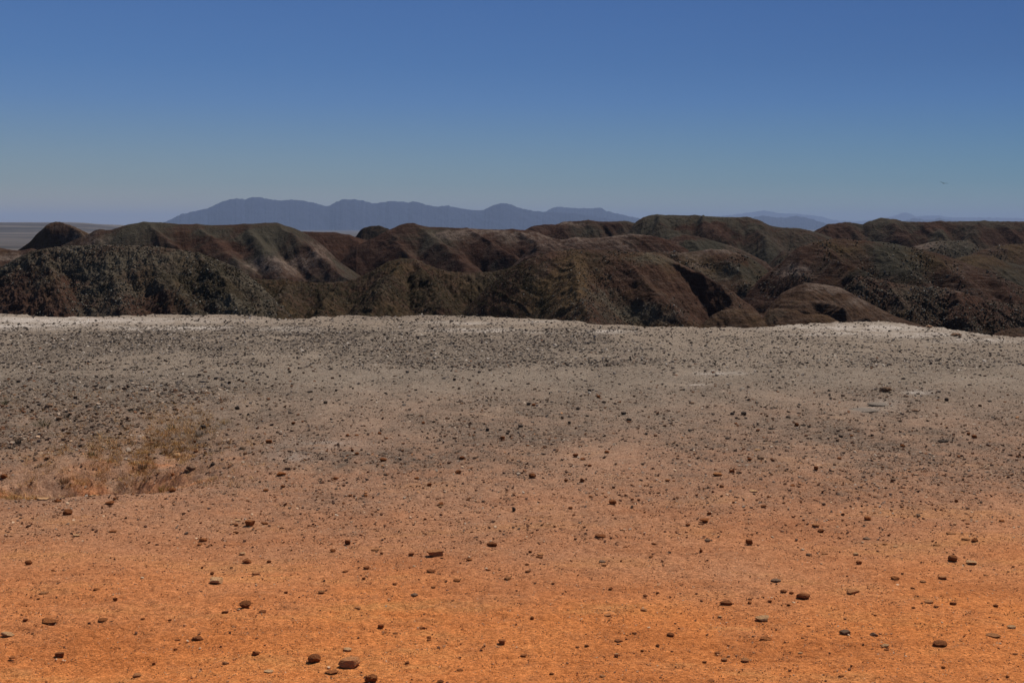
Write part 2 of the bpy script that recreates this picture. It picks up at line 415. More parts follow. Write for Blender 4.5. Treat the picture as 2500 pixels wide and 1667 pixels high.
M_near = hill_mat("near_hill_rock", 0.048, browns=((0.084, 0.044, 0.030), (0.056, 0.032, 0.023)), grey=(0.094, 0.077, 0.055), dark=(0.044, 0.034, 0.021), ochre=(0.112, 0.070, 0.037), strata=(0.5, 25), speck=0.6)
M_brown = hill_mat("red_brown_badland_rock", 0.11, strata=(0.45, 20), speck=0.0, bump=0.7)
M_back = hill_mat("far_ridge_rock", 0.19, strata=(0.4, -10), speck=0.15)
M_right = hill_mat("right_hill_rock", 0.07, browns=((0.062, 0.031, 0.021), (0.039, 0.021, 0.016)), grey=(0.048, 0.042, 0.031), ochre=(0.080, 0.052, 0.028), strata=(0.9, 12), speck=0.3)
M_low = hill_mat("brown_knob_rock", 0.045, browns=((0.085, 0.048, 0.030), (0.058, 0.034, 0.023)), strata=(0.8, 10), speck=0.1)
M_mount = hill_mat("hazed_mountain_rock", 7.3, browns=((0.030, 0.040, 0.075), (0.026, 0.034, 0.066)), grey=(0.028, 0.038, 0.07), strata=(0, 0), speck=0.0, bump=0.6)  # blue of distant haze is put into the rock colour

# --- distant mountains
MAIN = [(330, 560), (404, 542), (440, 524), (470, 517), (510, 508), (540, 493), (560, 487), (580, 485), (600, 487), (612, 482), (632, 481), (655, 486), (680, 490), (705, 488), (735, 489), (770, 496), (798, 505), (820, 494), (840, 485), (853, 489), (862, 486), (890, 491), (912, 497), (930, 495), (955, 491), (1000, 494), (1015, 492), (1040, 500), (1065, 505), (1090, 502), (1115, 507), (1150, 513), (1178, 514), (1200, 503), (1225, 495), (1245, 499), (1275, 510), (1310, 516), (1340, 518), (1400, 521), (1440, 526), (1480, 533), (1560, 545), (1640, 560)]
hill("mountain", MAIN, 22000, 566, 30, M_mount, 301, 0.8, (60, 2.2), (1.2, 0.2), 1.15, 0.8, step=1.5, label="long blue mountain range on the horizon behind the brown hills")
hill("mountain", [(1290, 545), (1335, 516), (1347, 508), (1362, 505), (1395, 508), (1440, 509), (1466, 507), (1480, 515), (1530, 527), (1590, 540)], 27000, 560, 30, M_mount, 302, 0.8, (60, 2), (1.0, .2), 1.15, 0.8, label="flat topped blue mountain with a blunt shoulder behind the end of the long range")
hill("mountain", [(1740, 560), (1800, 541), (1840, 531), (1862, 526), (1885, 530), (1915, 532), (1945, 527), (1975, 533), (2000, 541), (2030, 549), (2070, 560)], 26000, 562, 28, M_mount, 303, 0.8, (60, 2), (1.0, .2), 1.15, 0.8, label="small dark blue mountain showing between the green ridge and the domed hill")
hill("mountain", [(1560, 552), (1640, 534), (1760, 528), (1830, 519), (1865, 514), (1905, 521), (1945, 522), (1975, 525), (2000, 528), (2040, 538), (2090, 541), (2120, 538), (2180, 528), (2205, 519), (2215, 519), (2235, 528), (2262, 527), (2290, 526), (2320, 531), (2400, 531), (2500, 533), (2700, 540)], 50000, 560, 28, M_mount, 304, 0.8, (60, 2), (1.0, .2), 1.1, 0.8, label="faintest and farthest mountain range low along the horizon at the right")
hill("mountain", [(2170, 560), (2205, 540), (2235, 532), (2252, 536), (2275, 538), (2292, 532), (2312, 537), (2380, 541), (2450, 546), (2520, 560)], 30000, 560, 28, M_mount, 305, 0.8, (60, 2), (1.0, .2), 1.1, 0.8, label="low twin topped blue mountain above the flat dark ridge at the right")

# --- back ridges
hill("hill", [(1900, 600), (1954, 592), (1969, 577), (1996, 560), (2023, 549), (2064, 542), (2091, 545), (2105, 549), (2118, 541), (2154, 534), (2187, 535), (2206, 541), (2268, 542), (2377, 540), (2500, 541), (2800, 540)], 600, 640, 36, M_back, 320, 0.3, (90, 22), (1.8, 0.5), 1.3, 0.3, spurs=([(2154, 534, 600, 0.8), (2200, 575, 575), (2230, 605, 560)], [(2400, 541, 600, 0.8), (2380, 570, 582), (2350, 600, 566)], [(2030, 549, 600, 0.8), (2012, 575, 583), (2000, 600, 570)], [(2290, 541, 600, 0.8), (2300, 565, 586), (2290, 590, 574)]), base=(0.55, 0, 0.1, 0.1),
     blobs=[(2000, 575, 30, 25, 0, -1), (2100, 552, 60, 12, 2, .8), (2210, 585, 45, 22, 0, -1), (2215, 590, 30, 14, 2, .7), (2450, 585, 50, 20, 0, -1), (2480, 565, 40, 8, 0, -.8), (2260, 560, 20, 10, 0, -1), (2365, 560, 16, 8, 2, .9)], label="dark green topped ridge along the right skyline behind the domed hill")
hill("hill", [(1540, 560), (1550, 543), (1570, 531), (1588, 526), (1640, 525), (1700, 527), (1770, 530), (1830, 531), (1855, 538), (1880, 551), (1910, 556), (1950, 557), (1990, 566), (2030, 580)], 520, 650, 36, M_back, 330, -0.3, (90, 22), (1.8, 0.5), 1.3, 0.3, spurs=([(1700, 527, 520, 0.7), (1735, 560, 500), (1785, 600, 480)], [(1600, 526, 520, 0.7), (1622, 560, 500), (1650, 600, 482)], [(1820, 532, 520, 0.8), (1850, 565, 502), (1880, 600, 486)]), base=(0.75, 0, 0.15, 0.0),
     blobs=[(1790, 578, 60, 22, 0, -1.2), (1760, 556, 40, 14, 0, -.9), (1690, 552, 60, 8, 0, -.9), (1775, 590, 40, 12, 2, .8), (1620, 565, 60, 14, 2, .4)], label="highest grey green hill on the skyline right of the middle")
hill("hill", [(1270, 570), (1288, 558), (1300, 552), (1330, 548), (1360, 548), (1375, 541), (1410, 540), (1438, 537), (1460, 541), (1500, 541), (1527, 539), (1550, 544), (1580, 560)], 560, 620, 34, M_back, 340, 0.4, (60, 14), (1.8, 0.5), 1.3, 0.3, base=(0.35, 0, 0.1, 0.1),
     blobs=[(1340, 565, 50, 18, 0, -.8), (1385, 546, 40, 5, 1, .8), (1440, 560, 30, 20, 0, .6), (1490, 550, 40, 6, 0, -.7)], label="low brown and grey ridge just left of the highest green hill")
hill("hill", [(855, 590), (873, 573), (878, 563), (885, 557), (905, 552), (925, 551), (948, 558), (965, 575)], 640, 620, 40, M_back, 345, 0.2, (30, 4), (2.5, 1), 1.2, 0.5, base=(0.3, 0, 0.7, 0.2), label="small dark rocky outcrop poking up behind the brown ridge")

# --- middle hills
hill("hill", [(60, 640), (79, 609), (84, 592), (98, 573), (109, 554), (120, 547), (131, 544), (152, 544), (177, 552), (195, 560), (212, 568), (235, 580), (270, 600)], 430, 640, 60, M_brown, 350, 0.3, (70, 2), (1.5, 0.5), 2.3, 1.0, base=(0.1, 0.1, 0.1, 0.5),
     spurs=([(131, 544, 430, 0.8), (165, 553, 427.5), (190, 566, 424), (206, 580, 420), (196, 606, 414), (188, 630, 408)],), blobs=[(150, 580, 30, 30, 3, -.6), (190, 590, 30, 20, 1, .5), (160, 555, 50, 5, 1, .4)], label="sharp brown peak with a black overhung face at the far left")
hill("hill", [(-400, 600), (-60, 603), (0, 605), (25, 610), (50, 612), (79, 606), (120, 620), (180, 640)], 330, 690, 28, M_brown, 355, 0.4, (70, 7), (1.2, 0.3), 1.3, 0.3, base=(0.1, 0.2, 0.1, 0.1), noise_mix=(.5, .6, .2, .3), blobs=[(20, 625, 40, 10, 1, .8)], label="low brown and whitish slope at the far left below the sharp peak")
hill("hill", [(150, 600), (200, 578), (218, 571), (232, 562), (245, 559), (260, 562), (272, 561), (294, 554), (313, 548), (354, 543), (394, 543), (435, 547), (517, 550), (599, 548), (647, 544), (674, 546), (715, 556), (734, 564), (765, 582), (790, 600), (830, 640), (860, 660), (890, 680)], 340, 700, 36, M_brown, 360, 0.5, (60, 6), (1.0, 0.25), 1.25, 0.4, spurs=([(674, 546, 340, 0.75), (740, 595, 324), (800, 645, 311), (850, 690, 300)], [(599, 549, 340, 0.75), (640, 600, 323), (690, 655, 308)], [(354, 544, 340, 0.8), (410, 590, 325), (470, 640, 312)], [(480, 549, 340, 0.6), (535, 600, 324), (590, 650, 310)]), base=(0.55, 0.0, 0.0, 0.0), noise_mix=(.45, .15, .1, .2),
     blobs=[(640, 590, 70, 40, 0, .8), (700, 650, 80, 30, 1, .55), (660, 640, 60, 22, 1, .6), (570, 600, 40, 40, 0, -.7), (760, 640, 60, 40, 0, -.8), (790, 630, 40, 50, 1, .4), (460, 590, 40, 30, 0, -.7), (240, 590, 50, 18, 1, .5), (1330, 100, 1, 1, 0, 0)], label="broad grey green hill with a brown flank left of the middle")
hill("hill", [(700, 572), (734, 565), (760, 566), (783, 567), (819, 567), (851, 575), (892, 586), (919, 594), (947, 611), (971, 630), (1000, 660)], 390, 700, 36, M_brown, 370, 0.6, (60, 6), (1.0, 0.25), 1.3, 0.4, spurs=([(851, 575, 390, 0.8), (900, 620, 374), (950, 665, 360)],), base=(0.0, 0.0, 0.0, 0.1), noise_mix=(.3, .15, .1, .2), label="smooth red brown slope between the grey green hill and the brown ridge")
hill("hill", [(870, 600), (895, 588), (919, 579), (947, 564), (974, 550), (988, 546), (1001, 545), (1020, 549), (1044, 554), (1083, 555), (1137, 558), (1191, 560), (1240, 561), (1294, 562), (1311, 566), (1333, 577), (1354, 583), (1400, 600), (1450, 620)], 365, 700, 37, M_brown, 380, 0.6, (60, 7), (1.0, 0.25), 1.3, 0.4, spurs=([(1010, 547, 365, 0.8), (1085, 600, 347), (1140, 650, 333)], [(1137, 558, 365, 0.8), (1215, 605, 349), (1290, 650, 336)], [(947, 564, 365, 0.9), (985, 610, 349), (1030, 655, 336)], [(1250, 561, 365, 0.8), (1310, 590, 353), (1360, 620, 344)]), base=(0.0, 0.05, 0.0, 0.05), noise_mix=(.4, .35, .2, .2),
     blobs=[(1060, 590, 60, 50, 0, .6), (1110, 578, 40, 10, 1, .8), (1180, 566, 60, 8, 1, .7), (1290, 572, 60, 10, 1, .9), (1310, 590, 60, 14, 1, .5), (1190, 655, 30, 20, 0, .7), (1010, 600, 60, 50, 2, .1)], label="long red brown ridge with gullied slopes below the long mountain")
hill("hill", [(1310, 590), (1345, 582), (1376, 586), (1395, 581), (1409, 579), (1436, 582), (1471, 580), (1512, 575), (1539, 571), (1566, 573), (1600, 577), (1640, 588), (1680, 610)], 300, 660, 30, M_right, 390, 0.8, (40, 7), (1.4, 0.4), 1.3, 0.4, base=(0.0, 0.25, 0.05, 0.0), noise_mix=(.3, .5, .3, .2),
     blobs=[(1420, 584, 50, 6, 1, .8), (1530, 576, 60, 6, 1, .9), (1510, 595, 60, 12, 2, .5), (1600, 585, 40, 10, 1, -.8)], label="low pale streaked ridge in the middle distance behind the pyramid hill")
hill("hill", [(1545, 620), (1575, 606), (1600, 598), (1621, 590), (1648, 579), (1675, 575), (1702, 577), (1743, 588), (1784, 600), (1825, 617), (1870, 640)], 310, 680, 34, M_right, 400, 0.5, (50, 6), (1.4, 0.4), 1.3, 0.4, spurs=([(1675, 575, 310, 0.8), (1700, 605, 299), (1740, 640, 288)],), base=(0.1, 0.3, 0.0, 0.0), noise_mix=(.3, .5, .2, .2),
     blobs=[(1720, 600, 45, 16, 0, 1.2), (1720, 600, 45, 16, 1, -1), (1630, 600, 40, 14, 1, .5), (1790, 640, 60, 40, 0, .6)], label="rounded brown hump with a grey gravel patch behind the pyramid hill")
hill("hill", [(1840, 680), (1880, 640), (1910, 612), (1960, 600), (1990, 600), (2030, 612)], 330, 720, 28, M_right, 405, -0.4, (60, 8), (2, 0.8), 1.3, 0.4, base=(0.7, 0.0, 0.2, 0.0), label="dark gravel slope tucked behind the left end of the domed hill")
hill("hill", [(2200, 620), (2225, 604), (2268, 592), (2295, 588), (2336, 587), (2365, 589), (2390, 600), (2420, 620)], 420, 680, 28, M_right, 410, 0.5, (60, 8), (1.5, 0.5), 1.3, 0.4, base=(0.5, 0.1, 0.0, 0.3), blobs=[(2250, 602, 60, 8, 1, .7), (2330, 610, 50, 18, 0, .8)], label="low green and ochre rise behind the domed hill's right shoulder")
hill("hill", [(2350, 630), (2391, 612), (2431, 601), (2460, 597), (2500, 595), (2800, 590)], 360, 740, 28, M_right, 412, 0.5, (60, 10), (2, 0.8), 1.3, 0.4, base=(0.3, 0.1, 0.3, 0.3), blobs=[(2480, 605, 40, 20, 3, .8)], label="rough brown hill cut by the right edge")
hill("hill", [(2290, 650), (2342, 628), (2380, 620), (2415, 625), (2460, 640), (2500, 650), (2700, 680)], 290, 760, 27, M_right, 414, 0.6, (60, 9), (1.8, 0.6), 1.3, 0.4, base=(0.4, 0.1, 0.2, 0.3), blobs=[(2380, 640, 60, 20, 3, .6), (2470, 670, 50, 40, 0, .6)], label="green brown slope below the rough hill at the right edge")

# --- right hand hills nearer by
hill("hill", [(1560, 640), (1607, 617), (1650, 616), (1675, 616), (1730, 610), (1770, 609), (1811, 620), (1850, 640), (1880, 665), (1920, 700), (1960, 740)], 235, 760, 34, M_right, 420, 0.5, (45, 6), (1.4, 0.5), 1.3, 0.4, spurs=([(1730, 610, 235, 0.8), (1790, 650, 226), (1830, 700, 217)], [(1640, 616, 235, 0.8), (1690, 650, 227), (1740, 690, 219)]), base=(0.15, 0.15, 0.0, 0.3), noise_mix=(.4, .4, .2, .3),
     blobs=[(1860, 680, 70, 60, 0, 1.0), (1740, 612, 60, 6, 1, .6), (1720, 650, 60, 20, 3, .4), (1750, 660, 30, 14, 0, .8), (1680, 655, 50, 6, 1, .5), (1830, 640, 40, 20, 0, .7)], label="red and ochre slope right of the pyramid hill")
hill("hill", [(1870, 690), (1905, 650), (1936, 622), (1950, 604), (1982, 592), (2023, 584), (2056, 582), (2105, 589), (2146, 590), (2187, 595), (2227, 606), (2260, 612), (2295, 620), (2350, 639), (2404, 660), (2450, 680), (2500, 701), (2560, 730)], 215, 780, 35, M_right, 430, 0.5, (60, 7), (1.5, 0.5), 1.35, 0.4, base=(0.1, 0.05, 0.0, 0.15), noise_mix=(.35, .25, .2, .3),
     spurs=([(1950, 604, 216, 0.9), (2000, 622, 209), (2045, 638, 204), (2085, 654, 200), (2120, 668, 196)], [(2105, 589, 215, 0.75), (2165, 625, 206), (2225, 665, 197.5), (2270, 705, 190)], [(2227, 606, 215, 0.75), (2300, 645, 207), (2370, 690, 199)], [(2400, 660, 215, 0.8), (2440, 690, 209), (2470, 720, 203)]),
     blobs=[(2170, 615, 60, 40, 0, 1.1), (2210, 660, 70, 40, 0, .9), (1935, 665, 45, 14, 1, 1.0), (1990, 650, 60, 25, 2, .2), (2100, 675, 30, 16, 2, 1.3), (2220, 680, 50, 14, 2, 1.0), (2060, 600, 60, 14, 3, .5), (2290, 640, 60, 30, 3, .4), (2340, 660, 60, 20, 1, .3)], label="large domed brown hill with a grey gravel cap at the right")
hill("hill", [(2040, 730), (2075, 690), (2091, 672), (2130, 678), (2180, 690), (2240, 700), (2309, 704), (2363, 716), (2420, 735), (2500, 745), (2800, 760)], 165, 850, 36, M_near, 440, 0.9, (60, 18), (3.2, 1.2), 1.3, 0.3, spurs=([(2309, 704, 165, 1.1), (2340, 725, 161), (2350, 760, 156)], [(2150, 684, 165, 0.9), (2190, 725, 159), (2230, 775, 152)], [(2430, 737, 165, 0.9), (2440, 770, 160), (2430, 800, 156)]), base=(0.35, 0.0, 0.35, 0.1), noise_mix=(.5, .2, .5, .3),
     blobs=[(2345, 740, 25, 40, 2, -1.0), (2345, 740, 30, 40, 0, -1.2), (2330, 708, 40, 5, 1, .7), (2450, 760, 60, 20, 2, -.5)], label="dark rubble slope of boulders below the domed hill")
hill("hill", [(1860, 770), (1887, 739), (1909, 715), (1940, 700), (1969, 690), (2001, 693), (2050, 701), (2091, 723), (2132, 745), (2186, 772), (2255, 796), (2300, 812)], 138, 830, 28, M_low, 450, 1.0, (45, 10), (1.4, 0.5), 1.3, 0.4, base=(0.0, 0.15, 0.0, 0.1), noise_mix=(.2, .4, .2, .3),
     spurs=([(1925, 722, 137, 1.5), (1985, 735, 133), (2030, 742, 131), (2060, 752, 129)], [(2025, 748, 133, 1.4), (2080, 762, 130), (2120, 778, 127)]),
     blobs=[(2030, 702, 45, 8, 1, 1.0), (1990, 695, 40, 5, 1, .5), (2090, 735, 40, 12, 1, .5), (1970, 755, 60, 14, 2, .2)], label="layered brown knoll with a whitish crest in front of the domed hill")
hill("hill", [(1850, 790), (1879, 756), (1900, 752), (1942, 756), (1965, 768), (1990, 766), (2020, 769), (2050, 786), (2080, 800)], 120, 830, 35, M_low, 460, 0.3, (30, 5), (2.0, 0.8), 1.4, 0.4, base=(0.1, 0.05, 0.0, 0.3), label="small round brown knob just beyond the plateau edge below the layered knoll")
hill("hill", [(1690, 810), (1741, 768), (1765, 757), (1784, 753), (1820, 755), (1852, 764), (1868, 786), (1880, 800)], 118, 830, 36, M_low, 470, 0.3, (30, 5), (2.0, 0.8), 1.4, 0.4, base=(0.1, 0.0, 0.0, 0.3), label="brown clay knob at the foot of the pyramid hill's right ridge")
hill("hill", [(2380, 850), (2425, 816), (2450, 806), (2475, 801), (2500, 799), (2700, 800)], 110, 870, 32, M_low, 475, 0.3, (30, 5), (2.5, 1.5), 1.4, 0.4, base=(0.1, 0.0, 0.1, 0.1), label="low brown ledge at the right edge just beyond the plateau")

# --- the three near hills
HB = hill("hill", over=2.1, crest=[(540, 700), (575, 690), (620, 680), (700, 685), (772, 690), (838, 689), (878, 677), (919, 655), (946, 639), (965, 634), (979, 632), (1006, 633), (1028, 638), (1039, 644), (1060, 652), (1096, 663), (1150, 666), (1205, 663), (1240, 655), (1267, 644), (1294, 633), (1330, 620), (1370, 640)], Yc=150, foot=830, slope=37, mat=M_near, seed=500, skew=0.5, gul=(45, 8), lump=(3.6, 1.1), rnd=1.35, back=0.3, base=(0.2, 0.0, 0.75, 0.15), noise_mix=(.4, .2, .5, .5),
     spurs=([(985, 633, 150, 0.85), (960, 670, 143), (925, 720, 135), (895, 775, 127)], [(1010, 634, 150, 0.85), (1050, 690, 140), (1080, 750, 131)], [(1290, 634, 150, 0.85), (1240, 690, 140), (1200, 760, 130)], [(830, 689, 150, 0.8), (800, 730, 142), (780, 790, 133)], [(700, 685, 150, 0.8), (690, 730, 142), (680, 790, 133)]),
     blobs=[(970, 650, 60, 16, 3, .7), (1010, 640, 50, 10, 1, .5), (940, 750, 60, 20, 3, .5), (700, 770, 200, 30, 3, .3), (1150, 720, 40, 40, 3, .4)], label="dark scrub covered knoll in the middle just beyond the plateau edge")
HA = hill("hill", over=2.0, crest=[(-500, 640), (-60, 672), (0, 652), (41, 630), (76, 613), (114, 606), (152, 602), (204, 599), (258, 598), (340, 600), (394, 603), (449, 611), (503, 624), (571, 650), (600, 668), (640, 700), (690, 750)], Yc=[(-500, 175), (0, 160), (250, 150), (500, 146), (690, 138)], foot=810, slope=36, mat=M_near, seed=510, skew=0.6, gul=(50, 5), lump=(3.2, 1.0), rnd=1.35, back=0.3, base=(0.7, 0.0, 0.15, 0.0), noise_mix=(.5, .2, .4, .3), step=1.35,
     spurs=([(330, 601, 150, .7), (385, 650, 143), (430, 710, 136), (490, 775, 129)], [(110, 608, 155, .7), (125, 660, 147), (150, 720, 139), (160, 790, 131)], [(480, 617, 146, .75), (540, 680, 138), (590, 760, 129)], [(245, 640, 147, .6), (290, 700, 139), (300, 770, 131)]),
     blobs=[(40, 740, 90, 60, 0, -1.4), (160, 745, 60, 40, 0, -1.1), (90, 660, 60, 20, 3, .5), (380, 750, 80, 22, 0, -1.4), (380, 735, 80, 10, 3, .3), (430, 700, 60, 60, 2, .7), (520, 720, 70, 70, 2, .7), (350, 680, 30, 40, 3, .5), (450, 690, 20, 60, 3, .4), (545, 690, 40, 20, 3, .4), (200, 604, 90, 5, 1, .5), (300, 603, 90, 5, 1, .4)], label="near hill of grey green rubble and brown banks at the left beyond the plateau")
HC = hill("hill", over=2.6, crest=[(1190, 700), (1240, 660), (1267, 644), (1294, 633), (1330, 620), (1362, 613), (1403, 610), (1436, 609), (1470, 611), (1498, 613), (1523, 615), (1560, 616), (1607, 616), (1648, 637), (1702, 664), (1743, 687), (1765, 709), (1790, 735), (1811, 756), (1850, 792)], Yc=132, foot=830, slope=37, mat=M_near, seed=520, skew=0.6, gul=(45, 6), lump=(2.0, 0.6), rnd=1.35, back=0.3, base=(0.12, 0.0, 0.15, 0.15), noise_mix=(.4, .2, .4, .4), step=1.35,
     spurs=([(1398, 612, 132, 0.95), (1405, 650, 126), (1414, 700, 119), (1426, 750, 112.5), (1452, 797, 107)], [(1530, 616, 132.5, 0.72), (1640, 643, 130.2), (1702, 664, 129), (1752, 692, 127.6), (1790, 740, 125.6)], [(1500, 613, 132, 0.8), (1550, 660, 127), (1610, 720, 122), (1670, 780, 117)]),
     blobs=[(1400, 680, 35, 80, 3, 1.0), (1330, 740, 80, 50, 3, .5), (1300, 690, 60, 60, 2, .7), (1480, 700, 50, 50, 0, .8), (1600, 770, 90, 30, 0, .8), (1530, 660, 60, 40, 0, -.7), (1600, 630, 60, 14, 0, .9), (1620, 690, 90, 40, 0, -.9), (1560, 612, 60, 5, 2, 1.0), (1700, 760, 60, 40, 0, -.8), (1600, 800, 60, 12, 3, .6), (1690, 800, 90, 10, 3, .3)], label="pyramid shaped near hill with a pale spur in the middle beyond the plateau")

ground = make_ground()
tag(ground, "stony plateau of sand and gravel, tinted orange in front", None, None, "structure")

# ------------------------------------------------------------------ rocks
def ico(sub):
    import bmesh
    bm = bmesh.new(); bmesh.ops.create_icosphere(bm, subdivisions=sub, radius=1.0)
    v = np.array([x.co[:] for x in bm.verts]); f = np.array([[q.index for q in p.verts] for p in bm.faces])
    bm.free(); return v, f
ICO = {i: ico(i) for i in (1, 2, 3, 4)}

def rock_shape(kind, seed, sub=3):
    """angular stone: a sphere cut by random planes, roughened, then sized to a unit box"""
    r = np.random.default_rng(seed)
    v, f = ICO[sub]; v = v.copy()
    ncut, lo, hi, rough = {'round': (8, .74, .94, .035), 'block': (9, .52, .72, .025), 'flat': (7, .55, .85, .03), 'lump': (10, .55, .82, .05), 'wedge': (6, .45, .7, .03), 'crumb': (6, .6, .9, .16)}[kind]
    for i in range(ncut):
        n = r.normal(size=3)
        if kind == 'block' and i < 6:
            n = np.eye(3)[i // 2] * (1 if i % 2 else -1) + r.normal(size=3) * 0.22
        n /= np.linalg.norm(n); d = r.uniform(lo, hi)
        h = v @ n - d
        v = v - np.clip(h, 0, None)[:, None] * n * 0.97
    if kind in ('flat', 'block'):
        v[:, 2] = np.where(v[:, 2] > 0.30, 0.30 + (v[:, 2] - 0.30) * 0.12, v[:, 2])
    if kind == 'wedge':
        v[:, 2] = v[:, 2] * (1.0 - 0.55 * (v[:, 0] * (1 if r.random() > .5 else -1)))
    nrm = v / np.linalg.norm(v, axis=1)[:, None]
    sc = 2.2
    a = fbm(v[:, 0] * sc + seed, v[:, 1] * sc + v[:, 2] * 3.1, 3, seed % 97, 0.6)
    v = v + nrm * (rough * a)[:, None]
    if sub >= 3:
        v = v + nrm * (rough * 0.35 * fbm(v[:, 0] * 9 + v[:, 2] * 5, v[:, 1] * 9, 2, seed % 89))[:, None]
    v -= (v.max(0) + v.min(0)) / 2
    v /= (v.max(0) - v.min(0))
    v[:, 2] += 0.5
    return v, f

def rock_mat(name, c1, c2, dust=(0.50, 0.22, 0.10), dustamt=0.6):
    s = NT(name)
    p = s.obj()
    oi = s.n("ShaderNodeObjectInfo")
    n1 = s.noise(p, 2.0, 5, 0.65); n2 = s.noise(p, 9, 4, 0.7)
    c = s.mix(s.mr(n1, 0.35, 0.65), c1, c2)
    c = s.mix(1.0, c, s.mix(n2, (0.6, 0.6, 0.6), (1.4, 1.4, 1.4)), 'MULTIPLY')
    c = s.mix(s.mr(s.noise(p, 3.3, 4, .7), 0.5, 0.7, 0, dustamt), c, dust)
    v = s.mr(oi.outputs["Random"], 0, 1, 0.8, 1.2)
    c = s.mix(1.0, c, v, 'MULTIPLY')
    s.color(c)
    s.bump(n2, 0.06, 0.7)
    s.b.inputs["Roughness"].default_value = 0.85
    return s.m
RM = {
    'buff': rock_mat("buff_bare_rock", (0.34, 0.275, 0.215), (0.27, 0.21, 0.16), dust=(0.30, 0.23, 0.17)),
    'dark brown': rock_mat("dark_brown_stone", (0.36, 0.125, 0.044), (0.21, 0.075, 0.030)),
    'red brown': rock_mat("red_brown_stone", (0.48, 0.17, 0.055), (0.32, 0.11, 0.04)),
    'tan': rock_mat("tan_stone", (0.62, 0.27, 0.11), (0.48, 0.20, 0.08)),
    'pale': rock_mat("pale_stone", (0.80, 0.47, 0.23), (0.70, 0.37, 0.17), dustamt=0.25),
    'grey': rock_mat("grey_stone", (0.36, 0.21, 0.125), (0.25, 0.15, 0.09), dust=(0.3, 0.2, 0.14)),
    'dark grey': rock_mat("dark_grey_stone", (0.140, 0.102, 0.078), (0.090, 0.066, 0.050), dust=(0.22, 0.16, 0.12), dustamt=0.2),
}
# (u, v centre, width px, height px, colour, shape, landmark phrase, full label or None)
L = []
def K(u, v, w, h, col, shp, short=None, label=None): L.append([u, v, w, h, col, shp, short, label])
D, RB, T, P, G, DG = 'dark brown', 'red brown', 'tan', 'pale', 'grey', 'dark grey'
# landmarks, front part
K(765, 1608, 35, 27, D, 'round', "the ball shaped dark rock", "ball shaped dark brown rock beside the big tan block near the bottom edge")
K(851, 1618, 56, 30, T, 'lump', "the big tan block", "biggest tan block, broken at one end, beside the ball shaped dark rock")
K(847, 1586, 24, 10, P, 'flat', None, "pale flat stone lying just behind the big tan block")
K(905, 1656, 36, 24, RB, 'crumb', "the crumbly orange rock", "crumbly orange brown rock cut by the bottom edge in front of the big tan block")
K(808, 1641, 38, 10, RB, 'crumb', None, "low crumbly clod between the ball shaped rock and the crumbly orange rock")
K(1061, 1351, 42, 19, T, 'block', "the notched tan rock", "notched tan brown rock like a saddle, alone on the sand left of the middle")
K(597, 1475, 34, 21, D, 'round', "the domed brown rock", "domed dark brown rock leaning on the sand at left")
K(548, 1496, 18, 12, D, 'block', None, "squarish dark stone left of and below the domed brown rock")
K(524, 1418, 37, 18, P, 'flat', "the pale thick slab", "pale yellowish thick slab on the orange sand at left")
K(601, 1370, 27, 14, D, 'lump', "the lumpy dark rock", "lumpy dark brown rock behind and right of the pale thick slab")
K(591, 1352, 18, 8, P, 'flat', None, "small pale flake just behind the lumpy dark rock")
K(609, 1278, 26, 18, RB, 'block', "the blocky red brown rock", "blocky red brown rock with a small flake at its side")
K(162, 1250, 26, 18, D, 'round', "the round rock below the hollow", "round dark brown rock just below the scoured hollow")
K(101, 1218, 34, 10, P, 'flat', "the pale slab on the hollow's lip", "pale flat slab on the front lip of the scoured hollow")
K(265, 1227, 26, 12, D, 'wedge', "the dark wedge by the hollow", "dark wedge shaped rock right of the round rock below the hollow")
K(66, 1373, 20, 15, D, 'round', "the round rock near the left edge", "round brown rock near the left edge, halfway up the orange sand")
K(115, 1516, 50, 14, RB, 'wedge', "the half buried brown ledge", "long half buried brown ledge near the left edge")
K(250, 1513, 28, 8, RB, 'flat', None, "flat red brown stone right of the half buried brown ledge")
K(14, 1549, 36, 18, P, 'lump', "the pale rock on the left edge", "pale orange rock cut by the left edge")
K(144, 1598, 24, 15, D, 'block', "the square dark rock", "square dark brown rock near the bottom left corner")
K(481, 1558, 31, 13, D, 'wedge', "the pointed dark wedge", "dark wedge with one end pointing up, left of the bottom middle")
K(623, 1594, 23, 14, RB, 'lump', "the rust red lump", "rust red lump left of the ball shaped dark rock")
K(1299, 1161, 20, 14, D, 'round', "the round stone at mid plateau", "round brown stone standing alone in the middle of the plateau")
K(1496, 1227, 20, 13, D, 'block', "the dark brick like stone", "dark brick like stone right of the middle")
K(1466, 1309, 29, 10, D, 'flat', "the dark oval stone", "flat dark oval stone right of the middle of the sand")
K(1255, 1243, 10, 13, DG, 'wedge', "the upright splinter", "small upright grey splinter standing in the sand near the middle")
K(1774, 1472, 34, 13, D, 'flat', "the long dark stone", "long dark brown stone lying by itself right of centre")
K(1638, 1549, 20, 13, D, 'round', "the dark round stone low down", "dark round stone on the orange sand, low down right of centre")
K(1864, 1511, 38, 14, P, 'flat', "the whitish slab", "whitish thin slab pressed into the sand, right of centre")
K(1871, 1559, 32, 14, RB, 'lump', "the half sunk brown lump", "half sunk red brown lump below the whitish slab")
K(1830, 1323, 18, 14, D, 'block', "the cube like stone", "cube like brown stone with a pale top")
K(1721, 1271, 28, 11, RB, 'flat', "the rusty flat stone", "rusty flat stone with a red stain of sand behind it")
K(1964, 1455, 37, 21, D, 'wedge', "the big dark wedge", "big dark brown wedge rock sloping down to the right")
K(1914, 1443, 17, 9, D, 'round', None, "little dark round stone left of the big dark wedge")
K(2329, 1363, 26, 19, D, 'round', "the brown boulder at right", "rounded brown boulder with black shade under it at right")
